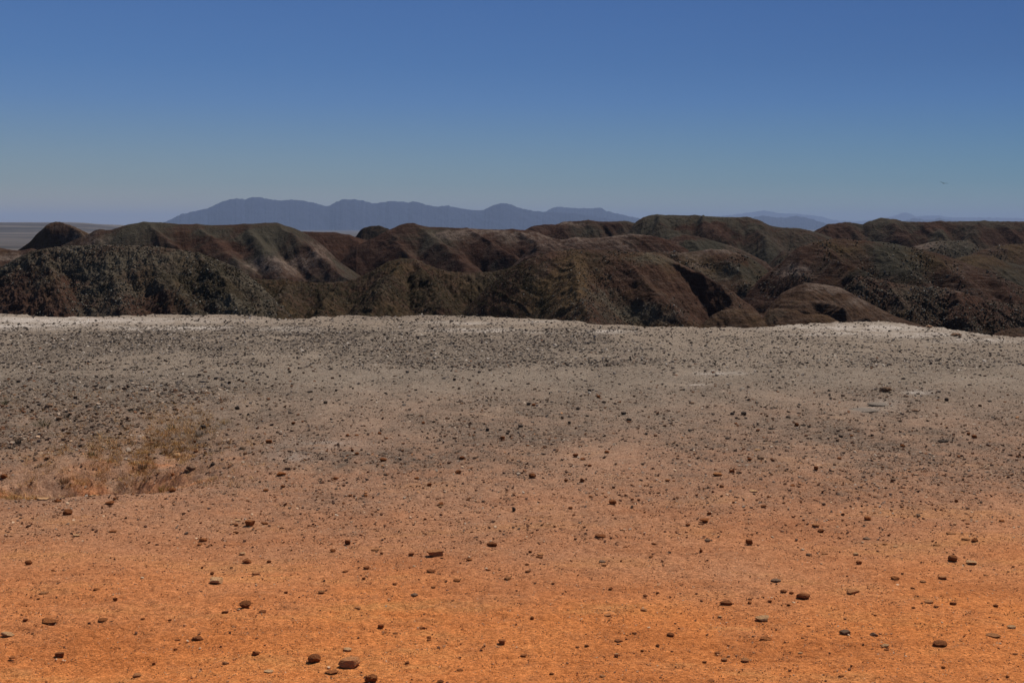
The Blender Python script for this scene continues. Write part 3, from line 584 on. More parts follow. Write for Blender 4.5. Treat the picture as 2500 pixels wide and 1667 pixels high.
K(2375, 1373, 30, 10, P, 'flat', None, "pale curved flake right of the brown boulder at right")
K(2298, 1571, 38, 18, D, 'round', "the domed rock at lower right", "dark domed rock in the lower right part of the sand")
K(2065, 1543, 30, 15, G, 'lump', "the dusty grey lump", "dusty grey lump half buried, left of the domed rock at lower right")
K(2136, 1548, 22, 12, G, 'wedge', None, "grey pointed stone right of the dusty grey lump")
K(2429, 1552, 38, 7, T, 'flat', "the long thin flake", "long thin flake lying near the right edge")
K(2472, 1531, 23, 9, P, 'flat', None, "pale bright flake above the long thin flake near the right edge")
K(2084, 1444, 38, 11, T, 'flat', "the low tan mound", "low tan mound of crusted sand right of the big dark wedge")
K(2120, 1265, 18, 13, RB, 'round', "the red round stone", "red brown round stone with crumbs to its right")
K(2005, 1296, 18, 11, D, 'lump', "the dark lump upper right", "dark lump of two touching stones on the sand at right")
K(1993, 1283, 21, 9, T, 'flat', None, "tan flat stone touching the dark lump behind it")
K(2187, 1411, 23, 11, RB, 'crumb', "the crumbled stone", "crumbled brown stone in a low heap at right")
K(2304, 1410, 24, 11, T, 'flat', None, "tan tilted flake below the brown boulder at right")
K(2382, 1318, 19, 11, D, 'wedge', "the twin dark wedge", "dark wedge, the right one of two touching stones near the right edge")
K(2360, 1316, 24, 9, T, 'lump', None, "tan lump, the left one of two touching stones near the right edge")
K(1200, 1329, 27, 13, D, 'lump', "the dark lump near centre", "dark brown lump near the centre, right of the notched tan rock")
K(1225, 1567, 21, 13, RB, 'block', "the reddish block", "reddish block low down in the centre of the sand")
K(930, 1529, 17, 13, RB, 'block', "the upright red block", "upright red brown block above the big tan block")
K(1052, 1394, 25, 8, D, 'flat', "the dark flat stone", "dark flat stone directly below the notched tan rock")
K(1896, 1416, 29, 10, G, 'crumb', "the greyish clod", "greyish broken clod above the big dark wedge")
K(1821, 1611, 23, 12, T, 'round', "the smooth pinkish stone", "smooth pinkish oval stone at the bottom right of centre")
# landmarks, middle and far part
K(2115, 1003, 84, 7, 'buff', 'flat', "the long pale slab", "long pale slab of bare rock lying flat on the gravel at right")
K(2147, 988, 60, 9, 'buff', 'flat', "the low bare mound", "low smooth mound of bare rock just behind the long pale slab")
K(2166, 951, 34, 15, G, 'crumb', "the grey outcrop", "ragged grey rock outcrop beyond the long pale slab")
K(2337, 817, 30, 10, G, 'crumb', "the grey rock on the rim", "grey rock on the far rim of the plateau at right")
K(2270, 797, 18, 8, G, 'lump', None, "small grey rock half over the rim, left of the grey rock on the rim")
K(117, 990, 22, 12, G, 'round', "the grey boulder in the rubble", "rounded grey boulder amid the rubble at the left")
K(143, 1022, 15, 9, G, 'flat', None, "light topped stone right of and below the grey boulder in the rubble")
K(430, 1108, 21, 14, P, 'round', "the pale banded stone", "pale banded stone among dry grass right of the hollow")
K(464, 1143, 26, 16, G, 'lump', "the purplish double stone", "purplish grey double stone below the pale banded stone")
K(418, 1196, 21, 13, D, 'round', "the egg shaped dark stone", "egg shaped dark stone right of the hollow")
K(655, 1078, 19, 10, D, 'block', "the dark brick on gravel", "dark brick shaped stone on the gravel left of the middle")
K(685, 1157, 26, 13, RB, 'lump', "the reddish flattened lump", "reddish flattened lump with rubble to its right")
K(1227, 1070, 15, 12, D, 'block', "the stone with the black gap", "brown stone with a black gap under it at mid plateau")
K(935, 1122, 18, 12, D, 'round', "the round brown stone in rubble", "round brown stone in the rubble strip left of the middle")
K(1118, 1152, 17, 12, D, 'wedge', "the small leaning wedge", "small leaning wedge left of the round stone at mid plateau")
K(1817, 1009, 15, 12, DG, 'round', "the dark grey knob", "dark grey round knob on the gravel right of the middle")
K(1993, 1143, 11, 12, D, 'block', "the small dark cube", "small dark cube stone left of the red round stone and farther off")
K(2306, 1077, 28, 8, DG, 'crumb', "the dark jagged stone", "dark jagged flat stone at mid plateau near the right side")
K(1753, 1158, 27, 10, T, 'flat', "the low tan slab", "low tan slab with a small red stone behind it")
K(1536, 1024, 14, 9, DG, 'round', "the dark pebble pair", "dark round stone, the lower of a close pair right of the middle")
# the rest
for q in [(140, 1222, 20, 9, D, 'wedge'), (576, 1281, 11, 8, D, 'round'), (580, 1270, 20, 6, P, 'flat'), (575, 1300, 15, 8, D, 'lump'), (494, 1318, 22, 11, RB, 'crumb'), (486, 1329, 13, 7, RB, 'lump'), (274, 1297, 24, 7, D, 'wedge'), (185, 1307, 20, 6, P, 'flat'),
          (517, 1399, 10, 9, D, 'round'), (235, 1439, 19, 8, RB, 'flat'), (280, 1463, 12, 10, D, 'block'), (432, 1562, 17, 6, RB, 'flat'), (375, 1620, 9, 9, RB, 'block'), (551, 1618, 18, 10, T, 'wedge'), (333, 1648, 24, 12, T, 'crumb'), (640, 1493, 19, 10, D, 'wedge'),
          (625, 1399, 24, 9, T, 'flat'), (348, 1510, 12, 6, RB, 'lump'), (60, 1513, 14, 8, D, 'lump'), (28, 1605, 18, 7, RB, 'flat'), (427, 1584, 12, 8, RB, 'lump'), (414, 1513, 12, 7, D, 'wedge'), (128, 1392, 9, 6, D, 'lump'), (93, 1461, 10, 6, D, 'wedge'), (105, 1447, 25, 6, T, 'flat'),
          (654, 1639, 26, 8, P, 'flat'), (848, 1324, 15, 14, D, 'block'), (812, 1344, 15, 10, RB, 'lump'), (894, 1386, 17, 8, D, 'flat'), (843, 1395, 17, 6, RB, 'flat'), (1004, 1353, 17, 9, D, 'flat'), (1031, 1533, 17, 9, D, 'wedge'), (1076, 1229, 15, 9, D, 'wedge'), (1076, 1236, 12, 5, P, 'flat'),
          (646, 1278, 17, 8, D, 'crumb'), (873, 1483, 18, 8, T, 'wedge'), (1011, 1452, 20, 10, G, 'round'), (994, 1617, 14, 9, RB, 'lump'), (1123, 1635, 18, 7, RB, 'crumb'), (1075, 1663, 18, 9, D, 'round'), (915, 1342, 23, 6, T, 'flat'), (1240, 1411, 20, 9, T, 'wedge'), (1146, 1366, 16, 7, RB, 'lump'),
          (1115, 1416, 20, 7, RB, 'crumb'), (1057, 1433, 14, 6, T, 'flat'), (888, 1411, 10, 7, D, 'lump'), (963, 1425, 12, 7, D, 'lump'), (1047, 1555, 13, 7, RB, 'lump'), (1047, 1562, 12, 7, RB, 'round'), (965, 1546, 15, 5, D, 'flat'), (656, 1370, 13, 8, D, 'lump'), (784, 1444, 18, 8, T, 'lump'), (698, 1445, 12, 6, D, 'lump'), (1192, 1391, 14, 6, D, 'wedge'),
          (1732, 1253, 13, 9, D, 'lump'), (1728, 1319, 16, 10, G, 'round'), (1712, 1344, 9, 10, D, 'wedge'), (1317, 1360, 20, 7, D, 'flat'), (1319, 1353, 18, 5, T, 'flat'), (1289, 1395, 16, 6, D, 'flat'), (1287, 1377, 12, 5, D, 'wedge'), (1295, 1346, 11, 7, D, 'wedge'), (1831, 1470, 11, 8, RB, 'round'), (1832, 1461, 11, 7, T, 'round'),
          (1511, 1564, 24, 8, D, 'wedge'), (1433, 1576, 13, 9, D, 'wedge'), (1505, 1598, 13, 9, P, 'block'), (1606, 1575, 12, 8, D, 'lump'), (1347, 1644, 14, 9, D, 'wedge'), (1769, 1609, 17, 9, T, 'round'), (1484, 1502, 21, 7, T, 'flat'), (1572, 1488, 18, 9, T, 'wedge'), (1576, 1454, 13, 8, D, 'round'), (1606, 1447, 10, 6, D, 'flat'),
          (1472, 1650, 19, 7, T, 'flat'), (1279, 1599, 20, 8, RB, 'lump'), (1456, 1433, 20, 6, D, 'flat'), (1737, 1661, 20, 7, RB, 'wedge'), (1471, 1370, 18, 7, G, 'crumb'), (1475, 1378, 16, 6, T, 'crumb'), (1491, 1437, 12, 5, D, 'flat'), (1590, 1359, 13, 6, D, 'wedge'), (1597, 1327, 14, 6, D, 'wedge'), (1527, 1336, 14, 5, D, 'flat'), (1410, 1580, 11, 6, RB, 'block'), (1568, 1588, 9, 7, D, 'round'), (1549, 1545, 14, 4, D, 'flat'), (1721, 1615, 13, 6, RB, 'flat'),
          (1751, 1594, 14, 7, RB, 'flat'), (1299, 1508, 11, 9, RB, 'crumb'), (1350, 1424, 9, 5, D, 'flat'), (1758, 1505, 12, 5, P, 'flat'), (1680, 1280, 14, 6, D, 'lump'), (1393, 1239, 12, 6, D, 'lump'), (1544, 1219, 10, 6, D, 'block'), (1442, 1211, 11, 5, T, 'flat'), (1865, 1236, 17, 7, D, 'flat'),
          (1933, 1447, 13, 8, D, 'crumb'), (2098, 1373, 14, 9, D, 'block'), (2164, 1574, 20, 8, P, 'wedge'), (2329, 1473, 18, 10, D, 'wedge'), (2433, 1477, 15, 8, RB, 'crumb'), (2270, 1469, 24, 8, T, 'flat'), (2231, 1483, 11, 6, D, 'crumb'), (2286, 1480, 14, 5, D, 'flat'), (2243, 1257, 15, 8, G, 'wedge'), (2336, 1223, 10, 9, D, 'round'), (2341, 1229, 16, 4, P, 'flat'),
          (1975, 1354, 14, 8, G, 'round'), (2304, 1628, 12, 7, D, 'lump'), (2363, 1278, 13, 6, D, 'lump'), (2447, 1271, 15, 7, RB, 'lump'), (2255, 1420, 17, 6, T, 'flat'), (2229, 1435, 10, 6, D, 'round'), (1880, 1467, 12, 7, D, 'lump'), (1926, 1476, 11, 5, D, 'flat'), (2137, 1501, 10, 5, D, 'wedge'), (2165, 1586, 12, 5, D, 'flat'), (2055, 1649, 16, 7, RB, 'lump'), (2014, 1352, 18, 5, T, 'flat'), (2092, 1352, 16, 6, P, 'flat'),
          (2118, 1315, 21, 6, G, 'flat'), (2290, 1330, 22, 5, T, 'flat'), (2324, 1302, 26, 6, T, 'flat'), (2162, 1328, 14, 5, T, 'flat'), (2188, 1334, 14, 5, P, 'flat'), (2332, 1279, 9, 6, P, 'round'), (2012, 1230, 12, 6, G, 'flat'), (1878, 1213, 14, 6, D, 'lump'), (2480, 1596, 14, 5, D, 'flat'), (1955, 1594, 12, 6, P, 'flat'), (2460, 1650, 10, 6, D, 'lump'), (1975, 1528, 12, 4, D, 'flat'), (2410, 1404, 14, 6, T, 'wedge'),
          (43, 931, 15, 8, DG, 'lump'), (495, 1042, 15, 10, DG, 'block'), (519, 1146, 14, 9, DG, 'lump'), (648, 1196, 15, 8, RB, 'round'), (716, 1033, 11, 7, D, 'block'), (738, 1029, 7, 5, D, 'round'), (794, 982, 11, 8, DG, 'round'), (707, 907, 10, 7, DG, 'round'), (213, 991, 12, 9, DG, 'lump'), (578, 996, 14, 9, DG, 'lump'), (559, 934, 10, 8, DG, 'lump'), (486, 915, 12, 6, DG, 'flat'),
          (702, 1143, 20, 8, G, 'flat'), (690, 1187, 13, 8, D, 'lump'), (477, 1108, 12, 6, D, 'flat'), (475, 1088, 9, 7, D, 'wedge'), (590, 1094, 14, 8, G, 'crumb'), (306, 1203, 14, 6, P, 'flat'), (313, 1197, 9, 6, P, 'round'), (279, 1216, 9, 7, D, 'round'), (226, 1192, 24, 9, P, 'flat'), (421, 1183, 9, 8, D, 'wedge'), (7, 1130, 18, 12, D, 'lump'), (171, 1133, 20, 9, D, 'wedge'), (455, 1171, 16, 8, G, 'flat'),
          (1128, 1118, 15, 8, D, 'block'), (1405, 1112, 15, 10, D, 'block'), (1482, 1103, 14, 8, D, 'wedge'), (1423, 1120, 15, 7, D, 'wedge'), (1422, 1172, 13, 11, D, 'wedge'), (1382, 1172, 12, 8, D, 'lump'), (1523, 1009, 15, 9, DG, 'lump'), (1439, 954, 10, 9, DG, 'block'), (1461, 968, 10, 8, D, 'round'), (1048, 1183, 14, 9, D, 'lump'), (1017, 1167, 14, 7, RB, 'lump'), (1033, 1032, 11, 8, D, 'lump'),
          (1291, 985, 11, 8, DG, 'round'), (1303, 988, 11, 7, D, 'lump'), (1412, 997, 12, 9, DG, 'wedge'), (1390, 1032, 9, 8, DG, 'block'), (819, 1167, 17, 8, D, 'lump'), (926, 1057, 11, 7, D, 'lump'), (943, 1070, 10, 5, D, 'lump'), (870, 1062, 11, 5, D, 'lump'), (848, 1062, 10, 6, D, 'lump'), (860, 1099, 9, 8, D, 'lump'), (871, 1107, 11, 8, D, 'round'), (1475, 981, 12, 6, DG, 'wedge'), (1190, 1049, 10, 8, DG, 'block'),
          (1110, 926, 9, 8, DG, 'wedge'), (1147, 928, 9, 6, DG, 'wedge'), (1272, 1040, 14, 6, DG, 'flat'), (1239, 1057, 10, 7, DG, 'lump'), (1221, 1049, 10, 6, DG, 'lump'), (1159, 1117, 11, 7, G, 'round'), (1288, 1087, 9, 5, D, 'lump'), (1417, 1088, 12, 5, D, 'lump'), (1578, 1059, 10, 5, DG, 'flat'), (1560, 1220, 9, 5, D, 'flat'), (1440, 1136, 12, 8, D, 'lump'), (855, 1209, 10, 6, D, 'lump'), (892, 1209, 11, 7, RB, 'round'),
          (1789, 1009, 13, 7, DG, 'lump'), (1946, 1036, 11, 10, D, 'round'), (2237, 1002, 22, 7, G, 'round'), (2312, 975, 11, 10, DG, 'round'), (1859, 1117, 19, 9, G, 'round'), (2050, 1119, 12, 8, RB, 'round'), (1788, 1150, 15, 9, D, 'block'), (1831, 1121, 13, 8, D, 'lump'), (1763, 1187, 14, 9, D, 'wedge'), (2205, 1088, 14, 9, D, 'lump'), (2380, 1066, 13, 9, D, 'block'), (2365, 1059, 12, 7, D, 'block'),
          (1885, 1046, 20, 5, DG, 'flat'), (1851, 1050, 10, 7, D, 'round'), (2182, 1171, 15, 6, G, 'flat'), (1936, 1185, 14, 8, D, 'wedge'), (1841, 1199, 21, 8, P, 'wedge'), (1925, 1018, 13, 6, DG, 'lump'), (1888, 996, 19, 5, DG, 'flat'), (1685, 1050, 12, 6, DG, 'crumb'), (1690, 984, 16, 5, G, 'flat'), (1962, 1038, 14, 5, DG, 'flat'), (1797, 1034, 9, 6, RB, 'lump'), (1777, 1070, 13, 5, DG, 'flat'), (1850, 1098, 17, 4, P, 'flat'), (1630, 1172, 14, 6, T, 'flat'),
          (2080, 1064, 10, 5, T, 'flat'), (2054, 1065, 12, 7, DG, 'block'), (2083, 1024, 12, 6, DG, 'lump'), (2440, 1018, 11, 5, DG, 'lump'), (2280, 1080, 14, 9, D, 'crumb'), (2407, 950, 10, 6, DG, 'round'), (2364, 950, 9, 6, DG, 'round'), (1757, 939, 9, 7, DG, 'round'), (1679, 938, 10, 6, DG, 'lump'), (1900, 928, 8, 6, DG, 'lump'), (2038, 930, 11, 5, DG, 'flat'), (2098, 933, 9, 6, DG, 'lump'), (1611, 914, 9, 6, DG, 'lump'), (1895, 889, 9, 5, DG, 'lump'), (2112, 894, 12, 6, DG, 'crumb'), (2060, 872, 8, 5, DG, 'lump'), (2323, 874, 10, 5, DG, 'lump'),
          (1249, 875, 9, 7, D, 'round'), (1327, 890, 10, 7, DG, 'lump'), (990, 918, 9, 7, DG, 'lump'), (957, 904, 9, 5, DG, 'lump'), (855, 892, 8, 5, DG, 'round')]:
    K(*q)

def to_ground(u, v):
    Y = EYE * F / (v - V0)
    for _ in range(6):
        X = (u - U0) / F * Y
        z = float(ground_z(np.array([X]), np.array([Y]), False)[0])
        Y = (EYE - z) * F / (v - V0)
    return (u - U0) / F * Y, Y

KEEP = L[:300]
TEMPL = {}
def template(kind, i):
    key = (kind, i)
    if key not in TEMPL:
        v, f = rock_shape(kind, 200 + i * 13 + len(kind) * 101, 2)
        TEMPL[key] = (v, f, {})
    return TEMPL[key]

def compose_labels(items):
    """a label for each stone without one: look + where it lies relative to a landmark stone"""
    marks = [(q[0], q[1], q[6]) for q in items if q[6]]
    szw = lambda w: "tiny" if w < 11 else ("small" if w < 16 else ("medium" if w < 21 else "larger"))
    shw = {'round': 'rounded', 'block': 'blocky', 'flat': 'flat', 'lump': 'lumpy', 'wedge': 'wedge shaped', 'crumb': 'crumbly'}
    buckets = {}
    for q in items:
        if q[7]: continue
        d, m = min((math.hypot(q[0] - a[0], (q[1] - a[1]) * 1.8), a) for a in marks)
        dx, dy = q[0] - m[0], (q[1] - m[1]) * 1.8
        a = math.degrees(math.atan2(-dy, dx)) % 360
        rel = ["right of", "beyond and right of", "beyond", "beyond and left of", "left of", "in front and left of", "in front of", "in front and right of"][int((a + 22.5) // 45) % 8]
        buckets.setdefault((f"{szw(q[2])} {q[4]} {shw[q[5]]} stone", rel + " " + m[2]), []).append((d, q))
    used = set()
    for (a, b), lst in buckets.items():
        lst.sort(key=lambda t: t[0])
        for i, (d, q) in enumerate(lst):
            pre = ("", "next ", "third ", "fourth ", "fifth ", "sixth ")[i] if i else ("first " if len(lst) > 1 else "")
            t = f"{pre}{a} {b}"
            if len(t.split()) > 16: t = t.replace(" wedge shaped", " pointed")
            if len(t.split()) > 16: t = t.replace(" and left of", ", left of").replace(" and right of", ", right of")
            if len(t.split()) > 16: t = t.replace("beyond, ", "beyond ").replace(" brown", "", 1)
            if len(t.split()) > 16 or t in used: print("LABEL", t, t in used)
            used.add(t); q[7] = t
compose_labels(KEEP)

def place_stone(q, idx):
    u, v, w, h, col, shp, short, label = q
    X, Y = to_ground(u, v + 0.42 * h)
    px = Y / F
    W = 0.92 * w * px; Hh = 0.9 * h * px
    if w >= 20:
        vv, ff = rock_shape(shp, 5000 + idx, 4 if w >= 30 else 3)
        me = None
    else:
        vv, ff, cache = template(shp, idx % 6)
        me = cache.get(col)
    if me is None:
        me = bpy.data.meshes.new("stone")
        me.from_pydata(vv.tolist(), [], ff.tolist())
        me.polygons.foreach_set("use_smooth", np.full(len(ff), True))
        me.set_sharp_from_angle(angle=math.radians(28))
        me.materials.append(RM[col])
        if w < 20: cache[col] = me
    o = bpy.data.objects.new("rock" if w >= 20 else "stone", me)
    COL.objects.link(o)
    r = random.Random(idx)
    depth = {'flat': 0.75, 'round': 0.95, 'block': 0.8, 'wedge': 0.8, 'lump': 0.8, 'crumb': 0.8}[shp]
    # the height seen is the stone's height plus a little of its top, looked down on
    tilt = EYE / Y
    hz = max(Hh - W * depth * tilt * 0.55, Hh * 0.45)
    sink = 0.14 if shp != 'crumb' else 0.25
    z = float(ground_z(np.array([X]), np.array([Y + W * depth * .3]), False)[0])
    o.scale = (W, W * depth, hz / (1 - sink))
    o.rotation_euler = (0, r.uniform(-0.06, 0.06), math.radians(r.choice([0, 180]) + r.uniform(-16, 16)))
    if shp == 'flat': o.rotation_euler = (math.radians(3.5 if abs(math.degrees(o.rotation_euler[2])) < 90 else -3.5), o.rotation_euler[1], o.rotation_euler[2])
    o.location = (X, Y + W * depth * 0.4, z - hz * sink)
    tag(o, label, "rock" if w >= 20 else "stone", "loose stones on the plateau")
for i, q in enumerate(KEEP): place_stone(q, i)

# ------------------------------------------------------------------ gravel too small and too many to count (one mesh)
def scatter_rocks(name, P0, size, flat, colr, mat, label, sub=1, kinds=('lump', 'flat', 'block'), sink=0.2, tilt=0.25):
    n = len(P0)
    nt = 9
    out_v, out_f, out_c = [], [], []
    off = 0
    base_v, base_f = ICO[sub]
    which = rng.integers(0, nt, n)
    for t in range(nt):
        v, f = rock_shape(kinds[t % len(kinds)], 900 + t * 7, sub)
        v = v - np.array([0, 0, 0.5])
        ids = np.nonzero(which == t)[0]
        if not len(ids): continue
        m = len(ids)
        a = rng.random(m) * 2 * np.pi
        ca, sa = np.cos(a), np.sin(a)
        el = rng.uniform(0.6, 1.0, m)
        sx = size[ids]; sy = sx * el; sz = sx * flat[ids]
        q = v[None] * np.stack([sx, sy, sz], -1)[:, None, :]
        tx = rng.normal(0, tilt, m)[:, None]; ty = rng.normal(0, tilt, m)[:, None]
        q[:, :, 2] += q[:, :, 0] * tx + q[:, :, 1] * ty
        x = q[:, :, 0] * ca[:, None] - q[:, :, 1] * sa[:, None]
        y = q[:, :, 0] * sa[:, None] + q[:, :, 1] * ca[:, None]
        q = np.stack([x, y, q[:, :, 2]], -1) + P0[ids][:, None, :]
        q[:, :, 2] += (sz * (0.5 - sink))[:, None]
        out_v.append(q.reshape(-1, 3))
        out_f.append((f[None] + (np.arange(m) * len(v))[:, None, None] + off).reshape(-1, 3))
        out_c.append(np.repeat(colr[ids], len(v), axis=0))
        off += m * len(v)
    o = mesh_from(name, np.concatenate(out_v), np.concatenate(out_f), mat, False, {"tint": np.concatenate(out_c)})
    tag(o, label, None, None, "stuff")
    return o

def tint_mat(name, rough=0.9, spec=0.02):
    s = NT(name)
    a = s.n("ShaderNodeAttribute"); a.attribute_name = "tint"
    n = s.noise(s.pos(), 60, 3, 0.6)
    s.color(s.mix(1.0, a.outputs["Color"], s.mix(n, (0.7, 0.7, 0.7), (1.3, 1.3, 1.3)), 'MULTIPLY'))
    s.b.inputs["Roughness"].default_value = rough; s.b.inputs["Specular IOR Level"].default_value = spec
    return s.m
M_gravel = tint_mat("gravel_stone")

def pick(n, palette, w):
    pal = np.array(palette); w = np.array(w) / sum(w)
    return pal[rng.choice(len(pal), n, p=w)] * rng.uniform(0.7, 1.3, (n, 1))

def gravel(ncand, vlo, vhi, smin, smax, pw, thr):
    ncand = int(ncand * 1.5); u = rng.uniform(-900, 3300, ncand); v = rng.uniform(vlo, vhi, ncand)
    Y = EYE * F / (v - V0); X = (u - U0) / F * Y
    d = density(u, v, X, Y)
    keep = (rng.random(ncand) < d * thr) & (Y < rim_y(u) + 0.15)
    u, v, X, Y = u[keep], v[keep], X[keep], Y[keep]
    z = ground_z(X, Y, False)
    n = len(X)
    pxs = smin + (smax - smin) * rng.random(n) ** pw      # size in photo pixels at its distance, bounded by real centimetres
    size = np.clip(pxs * Y / F, 0.003, 0.06)
    return u, v, np.stack([X, Y, z], -1), size
def gravel_left():
    n = 2600
    u = rng.uniform(-120, 560, n); v = rng.normal(1040, 62, n) - (u - 100) * 0.12
    v = np.clip(v, 900, 1150)
    Y = EYE * F / (v - V0); X = (u - U0) / F * Y
    k = (fbm(X * 0.9, Y * 0.9, 3, 57) > -0.15) & (hollow(X, Y)[0] < 0.25)
    u, v, X, Y = u[k], v[k], X[k], Y[k]
    return u, v, np.stack([X, Y, ground_z(X, Y, False)], -1), (5 + 8 * rng.random(len(X)) ** 2.5) * Y / F
def crumbs(n, v0, v1):
    n = int(n * 1.5); u = rng.uniform(-850, 3250, n); v = rng.uniform(v0, v1, n)
    Y = EYE * F / (v - V0); X = (u - U0) / F * Y
    k = rng.random(n) < np.clip(0.55 + 0.6 * fbm(X * 1.6, Y * 1.0, 3, 58) + 0.4 * fbm(X * 7, Y * 5, 2, 59), 0.05, 1)
    u, v, X, Y = u[k], v[k], X[k], Y[k]
    return u, v, np.stack([X, Y, ground_z(X, Y, False)], -1), (1.3 + 2.6 * rng.random(len(X)) ** 2.5) * Y / F
parts = [crumbs(60000, 1150, 1700), gravel_left(), gravel(120000, 768, 900, 2.0, 7.5, 3.4, 0.60), gravel(190000, 880, 1330, 2.0, 9.5, 4.6, 0.46), gravel(60000, 1100, 1700, 2.2, 9.0, 4.5, 0.6), gravel(160000, 900, 1700, 1.6, 4.0, 1.8, 0.9)]
cu, cv, cw = [], [], []
for q in KEEP:
    if q[2] >= 14 and q[5] != 'buff':
        for _ in range(random.randint(3, 8)):
            cu.append(q[0] + random.gauss(0, 0.9) * q[2]); cv.append(q[1] + 0.4 * q[3] + random.gauss(0, 0.35) * q[2]); cw.append(random.uniform(2.5, 0.3 * q[2]) if q[2] < 30 else random.uniform(3, 8))
cu, cv, cw = np.array(cu), np.array(cv), np.array(cw)
cY = EYE * F / (cv - V0); cX = (cu - U0) / F * cY
parts.append((cu, cv, np.stack([cX, cY, ground_z(cX, cY, False)], -1), cw * cY / F))
gu = np.concatenate([p[0] for p in parts]); gv = np.concatenate([p[1] for p in parts]); gp = np.concatenate([p[2] for p in parts]); gs = np.concatenate([p[3] for p in parts])
ng = len(gu)
far_c = pick(ng, [(0.080, 0.062, 0.050), (0.125, 0.100, 0.080), (0.21, 0.165, 0.13), (0.46, 0.38, 0.30)], [3.5, 3, 3, 1.6])
near_c = pick(ng, [(0.20, 0.085, 0.040), (0.12, 0.055, 0.032), (0.40, 0.19, 0.09), (0.55, 0.36, 0.22)], [3, 3, 3, 1.4])
mid_c = pick(ng, [(0.110, 0.070, 0.048), (0.20, 0.13, 0.088), (0.38, 0.28, 0.20), (0.16, 0.075, 0.040)], [3.5, 3, 2.6, 2])
wn = smooth(1080, 1330, gv + 60 * rng.normal(size=ng)); wm = smooth(860, 1020, gv + 40 * rng.normal(size=ng))
sel = rng.random(ng)
gc = np.where((sel < wn)[:, None], near_c, np.where((rng.random(ng) < wm)[:, None], mid_c, far_c))
gflat = rng.uniform(0.15, 0.7, ng) ** 1.2
print("gravel", ng)
scatter_rocks("gravel", gp, gs, gflat, gc, M_gravel, "loose gravel and slate chips strewn over the plateau", sink=0.3)

# rubble on the near hills
def scree(H, n, cond, smin, smax, name, label, palette, w, kinds=('block', 'lump', 'flat')):
    co = H['co'].reshape(-1, 3); uu, vv = H['U'].ravel(), H['V'].ravel()
    ok = np.nonzero((rng.random(len(uu)) < cond(uu, vv)) & (H['s'].ravel() > 0) & (H['V'].ravel() < 850) & (np.abs(H['U'].ravel() - 1250) < 1400))[0]
    ids = rng.choice(ok, n)
    p = co[ids] + rng.normal(0, H['px'] * 0.8, (n, 3)) * np.array([1, 1, 0])
    size = (smin + (smax - smin) * rng.random(n) ** 2.5) * H['px']
    return p, size, pick(n, palette, w)
GR = [(0.110, 0.093, 0.068), (0.16, 0.14, 0.108), (0.060, 0.048, 0.034), (0.34, 0.31, 0.26), (0.095, 0.058, 0.038)]
sp = []
def noise_at(u, v, s, seed): return fbm(u / s, v / s, 3, seed)
sp.append(scree(HA, 15000, lambda u, v: (noise_at(u, v, 90, 1) + np.exp(-((u - 260) / 190) ** 2 - ((v - 690) / 70) ** 2) * 1.0 - 1.2 * np.exp(-((u - 60) / 90) ** 2 - ((v - 745) / 50) ** 2) - 1.4 * np.exp(-((u - 380) / 80) ** 2 - ((v - 760) / 26) ** 2)) * 0.5 + 0.22, 1.1, 4.6, None, None, GR, [4, 2.5, 3, .25, 1.5]))
sp.append(scree(HC, 8000, lambda u, v: (noise_at(u, v, 60, 2) + np.exp(-((u - 1480) / 70) ** 2 - ((v - 710) / 70) ** 2) + np.exp(-((u - 1590) / 100) ** 2 - ((v - 770) / 35) ** 2) - 1.4 * np.exp(-((u - 1620) / 90) ** 2 - ((v - 690) / 50) ** 2)) * 0.5 + 0.15, 1.1, 4, None, None, GR, [4, 2, 4, .5, 2]))
sp.append(scree(HB, 4000, lambda u, v: 0.4 + 0.5 * noise_at(u, v, 70, 3), 1.1, 3.6, None, None, GR, [2, 1, 4, .2, 3]))
hq = HILLS["hill"]
for Hh in hq:
    um, vm = float(Hh['U'].mean()), 0
    if 150 < Hh['px'] * F < 185 and um > 2000:
        sp.append(scree(Hh, 12000, lambda u, v: 0.5 + 0.6 * noise_at(u, v, 70, 4), 1.2, 5.5, None, None, GR, [3, 1.5, 4, .4, 4]))
    elif 205 < Hh['px'] * F < 240:
        sp.append(scree(Hh, 4500, lambda u, v: 0.15 + 0.7 * noise_at(u, v, 60, 5), 1.5, 5, None, None, GR, [3, 1.5, 3, .4, 3]))
    elif 290 < Hh['px'] * F < 480 and um > 1800:
        sp.append(scree(Hh, 3500, lambda u, v: 0.2 + 0.6 * noise_at(u, v, 60, 6), 1.5, 4, None, None, GR, [3, 1.5, 3, .3, 2]))
a = [np.concatenate([s[i] for s in sp]) for i in range(3)]
scatter_rocks("rubble", a[0], a[1], rng.uniform(0.4, 0.9, len(a[1])), a[2], tint_mat("hill_rubble_stone", 0.9, 0.05), "broken grey and brown rubble covering the near hillsides", sink=0.42)

